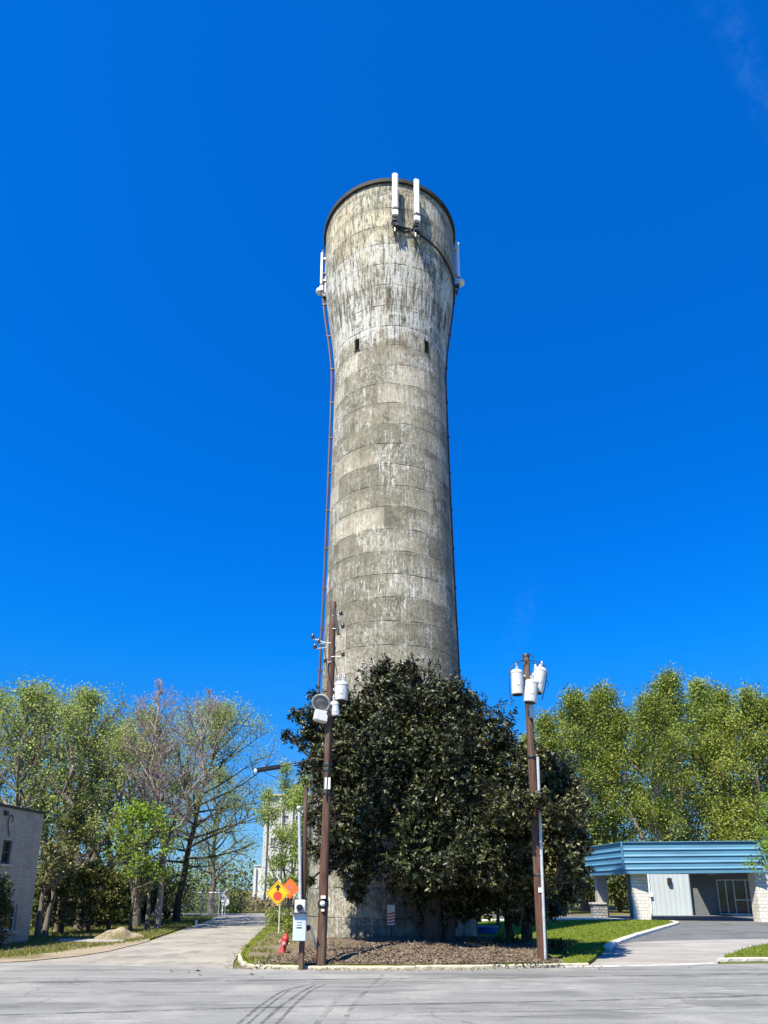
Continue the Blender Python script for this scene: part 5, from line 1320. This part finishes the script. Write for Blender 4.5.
# --- far woods and brush on the horizon: one mass each
def mass(name, label, n, fn, L, lm, cat):
    C = fn(n); Dv = rng.normal(size=C.shape); Ls = L * rng.uniform(.6, 1.4, len(C)); upv = rng.normal(size=C.shape) * .7; upv[:, 2] += .8; upv[:, 1] -= .3
    o = bpy.data.objects.new(name, quads_mesh(name, leaf_verts(C, Dv, Ls, Ls * .65, .2, upv), 4, LEAF_F, LM[lm])); COL.objects.link(o)
    tag(o, label, cat, kind='stuff')
def woods(n):
    k = 230; cx = rng.uniform(-95, 120, k); cy = rng.uniform(122, 160, k); hh = rng.uniform(6.0, 8.6, k) + (cx > 15) * 4; i = rng.integers(0, k, n)
    d = unit(rng.normal(size=(n, 3))); rr = rng.uniform(.6, 1.05, (n, 1))
    C = np.stack([cx[i], cy[i], hh[i] * .5], 1) + d * rr * np.stack([hh[i] * .55, hh[i] * .45, hh[i] * .52], 1); C[:, 2] = np.abs(C[:, 2]); return C
mass('woods', 'green woods along the horizon behind the side street', 46000, woods, .60, 'woods', 'woods')
def brush(n):
    x = rng.uniform(-34, -4, n); y = rng.uniform(74, 96, n); z = np.abs(rng.normal(size=n)) * .55 * (1 + .5 * np.sin(x * .9) * np.cos(y * .4)); return np.stack([x, y, z], 1)
mass('brush', 'dry straw coloured brush across the end of the side street', 9000, brush, .36, 'straw', 'brush')
def hedge(n):
    x = rng.uniform(-26, -13.6, n); y = rng.uniform(66, 73, n); z = np.abs(rng.normal(size=n)) * .9 * (1 + .5 * np.sin(x * 1.3)); return np.stack([x, y, z], 1)
mass('undergrowth', 'green undergrowth behind the chain link fence', 6500, hedge, .24, 'woods', 'undergrowth')

# --- grass and fallen leaves
def in_poly(poly, n):
    p = np.array([(q[0], q[1]) for q in poly]); lo, hi = p.min(0), p.max(0); out = []
    while sum(map(len, out)) < n:
        s_ = rng.uniform(lo, hi, (n * 2, 2)); ins = np.zeros(len(s_), bool); j = len(p) - 1
        for i in range(len(p)):
            cond = ((p[i, 1] > s_[:, 1]) != (p[j, 1] > s_[:, 1])) & (s_[:, 0] < (p[j, 0] - p[i, 0]) * (s_[:, 1] - p[i, 1]) / (p[j, 1] - p[i, 1] + 1e-12) + p[i, 0]); ins ^= cond; j = i
        out.append(s_[ins])
    return np.concatenate(out)[:n]
def blades(xy, z, h, w, lm, label, name='grass'):
    n = len(xy); C = np.concatenate([xy, np.full((n, 1), z) if np.isscalar(z) else np.asarray(z)[:, None]], 1)
    hh = h * rng.uniform(.5, 1.4, n)[:, None]; tip = C + np.concatenate([rng.normal(size=(n, 2)) * .45, np.ones((n, 1))], 1) * hh
    a = rng.uniform(0, 6.28, n); sd = np.stack([np.cos(a), np.sin(a), a * 0], 1) * w * .5 * rng.uniform(.7, 1.4, (n, 1))
    V = np.stack([C - sd, C + sd, tip], 1).reshape(-1, 3)
    o = bpy.data.objects.new(name, quads_mesh(name, V, 3, [(0, 1, 2)], LM[lm])); COL.objects.link(o); tag(o, label, name, kind='stuff')
xy = in_poly(verge, 52000); keep = (((xy[:, 0] - 1.2) / 5.0) ** 2 + ((xy[:, 1] - 25.6) / 6.3) ** 2 > 1.0) & ~((xy[:, 0] > -3) & (xy[:, 0] < 5.6) & (xy[:, 1] < 22)) & (np.hypot(xy[:, 0] - TX, xy[:, 1] - TY) > 3.7)
sun_side = xy[keep]; lft = sun_side[:, 0] < 0
blades(sun_side[~lft], .105, .075, .035, 'grass', 'mown green lawn grass right of the water tower')
lf_ = sun_side[lft]; pn_ = np.sin(lf_[:, 0] * 2.3 + 1) * np.cos(lf_[:, 1] * 1.9) + rng.normal(size=len(lf_)) * .35; lf_ = lf_[pn_ > .0]
blades(lf_, .115, .10, .03, 'grass_dry', 'patchy tired grass on the kerbed corner by the hydrant')
blades(in_poly(patch, 7000), .095, .075, .03, 'grass', 'mown grass beyond the driveway apron at the right edge')
xy = in_poly(lv, 44000); sp_ = np.array([G(58, 940.4).to_2d(), G(124, 941.4).to_2d()]); keep = ~((xy[:, 0] > sp_[0][0]) & (xy[:, 0] < sp_[1][0]) & (np.abs(xy[:, 1] - sp_.mean(0)[1]) < 1.4))
blades(xy[keep], .02, .09, .035, 'grass_dry', 'rough green grass along the left of the side street')
n = 5600; xy = np.stack([rng.uniform(-3.6, 5.0, n), 20.4 + np.abs(rng.normal(size=n)) * 2.2], 1)
keep = np.hypot(xy[:, 0] - TX, xy[:, 1] - TY) > 3.6; xy = xy[keep]
zz_ = np.array([max(.13, bank_h(x_, y_) + .06) if -2.7 < x_ < 5.2 else .125 for x_, y_ in xy])
C = np.concatenate([xy, zz_[:, None]], 1); upv = rng.normal(size=C.shape) * .45; upv[:, 2] += 1; Dv = rng.normal(size=C.shape); Dv[:, 2] *= .3
o = bpy.data.objects.new('leaf_litter', quads_mesh('leaf_litter', leaf_verts(C, Dv, rng.uniform(.05, .14, len(C)), rng.uniform(.025, .06, len(C)), .3, upv), 4, LEAF_F, LM['litter'])); COL.objects.link(o)
tag(o, 'brown fallen magnolia leaves on the soil in front of the tower', 'leaf litter', kind='stuff')
# crumbs of leaf and gravel in the gutter and on the road edge
n = 700; kk = [Vector(q) for q in kl]; i_ = rng.integers(6, len(kk), n); C = np.array([(kk[i].x + rng.normal() * .25, kk[i].y - abs(rng.normal()) * .22 - .1, .022) for i in i_])
extra = np.array([(*G(x_, y_).to_2d(), .025) for x_, y_ in ((195, 972), (188, 973.5), (202, 976), (249, 975.5), (171, 972.5), (600, 970), (690, 968))])
C = np.concatenate([C, extra]); Ls = np.concatenate([rng.uniform(.03, .08, n), np.full(len(extra), .16)]); Dv = rng.normal(size=C.shape); Dv[:, 2] *= .2; upv = rng.normal(size=C.shape) * .3; upv[:, 2] += 1
o = bpy.data.objects.new('debris', quads_mesh('debris', leaf_verts(C, Dv, Ls, Ls * .6, .4, upv), 4, LEAF_F, LM['litter'])); COL.objects.link(o); tag(o, 'scattered crumbs of leaf and grit along the gutter', 'debris', kind='stuff')
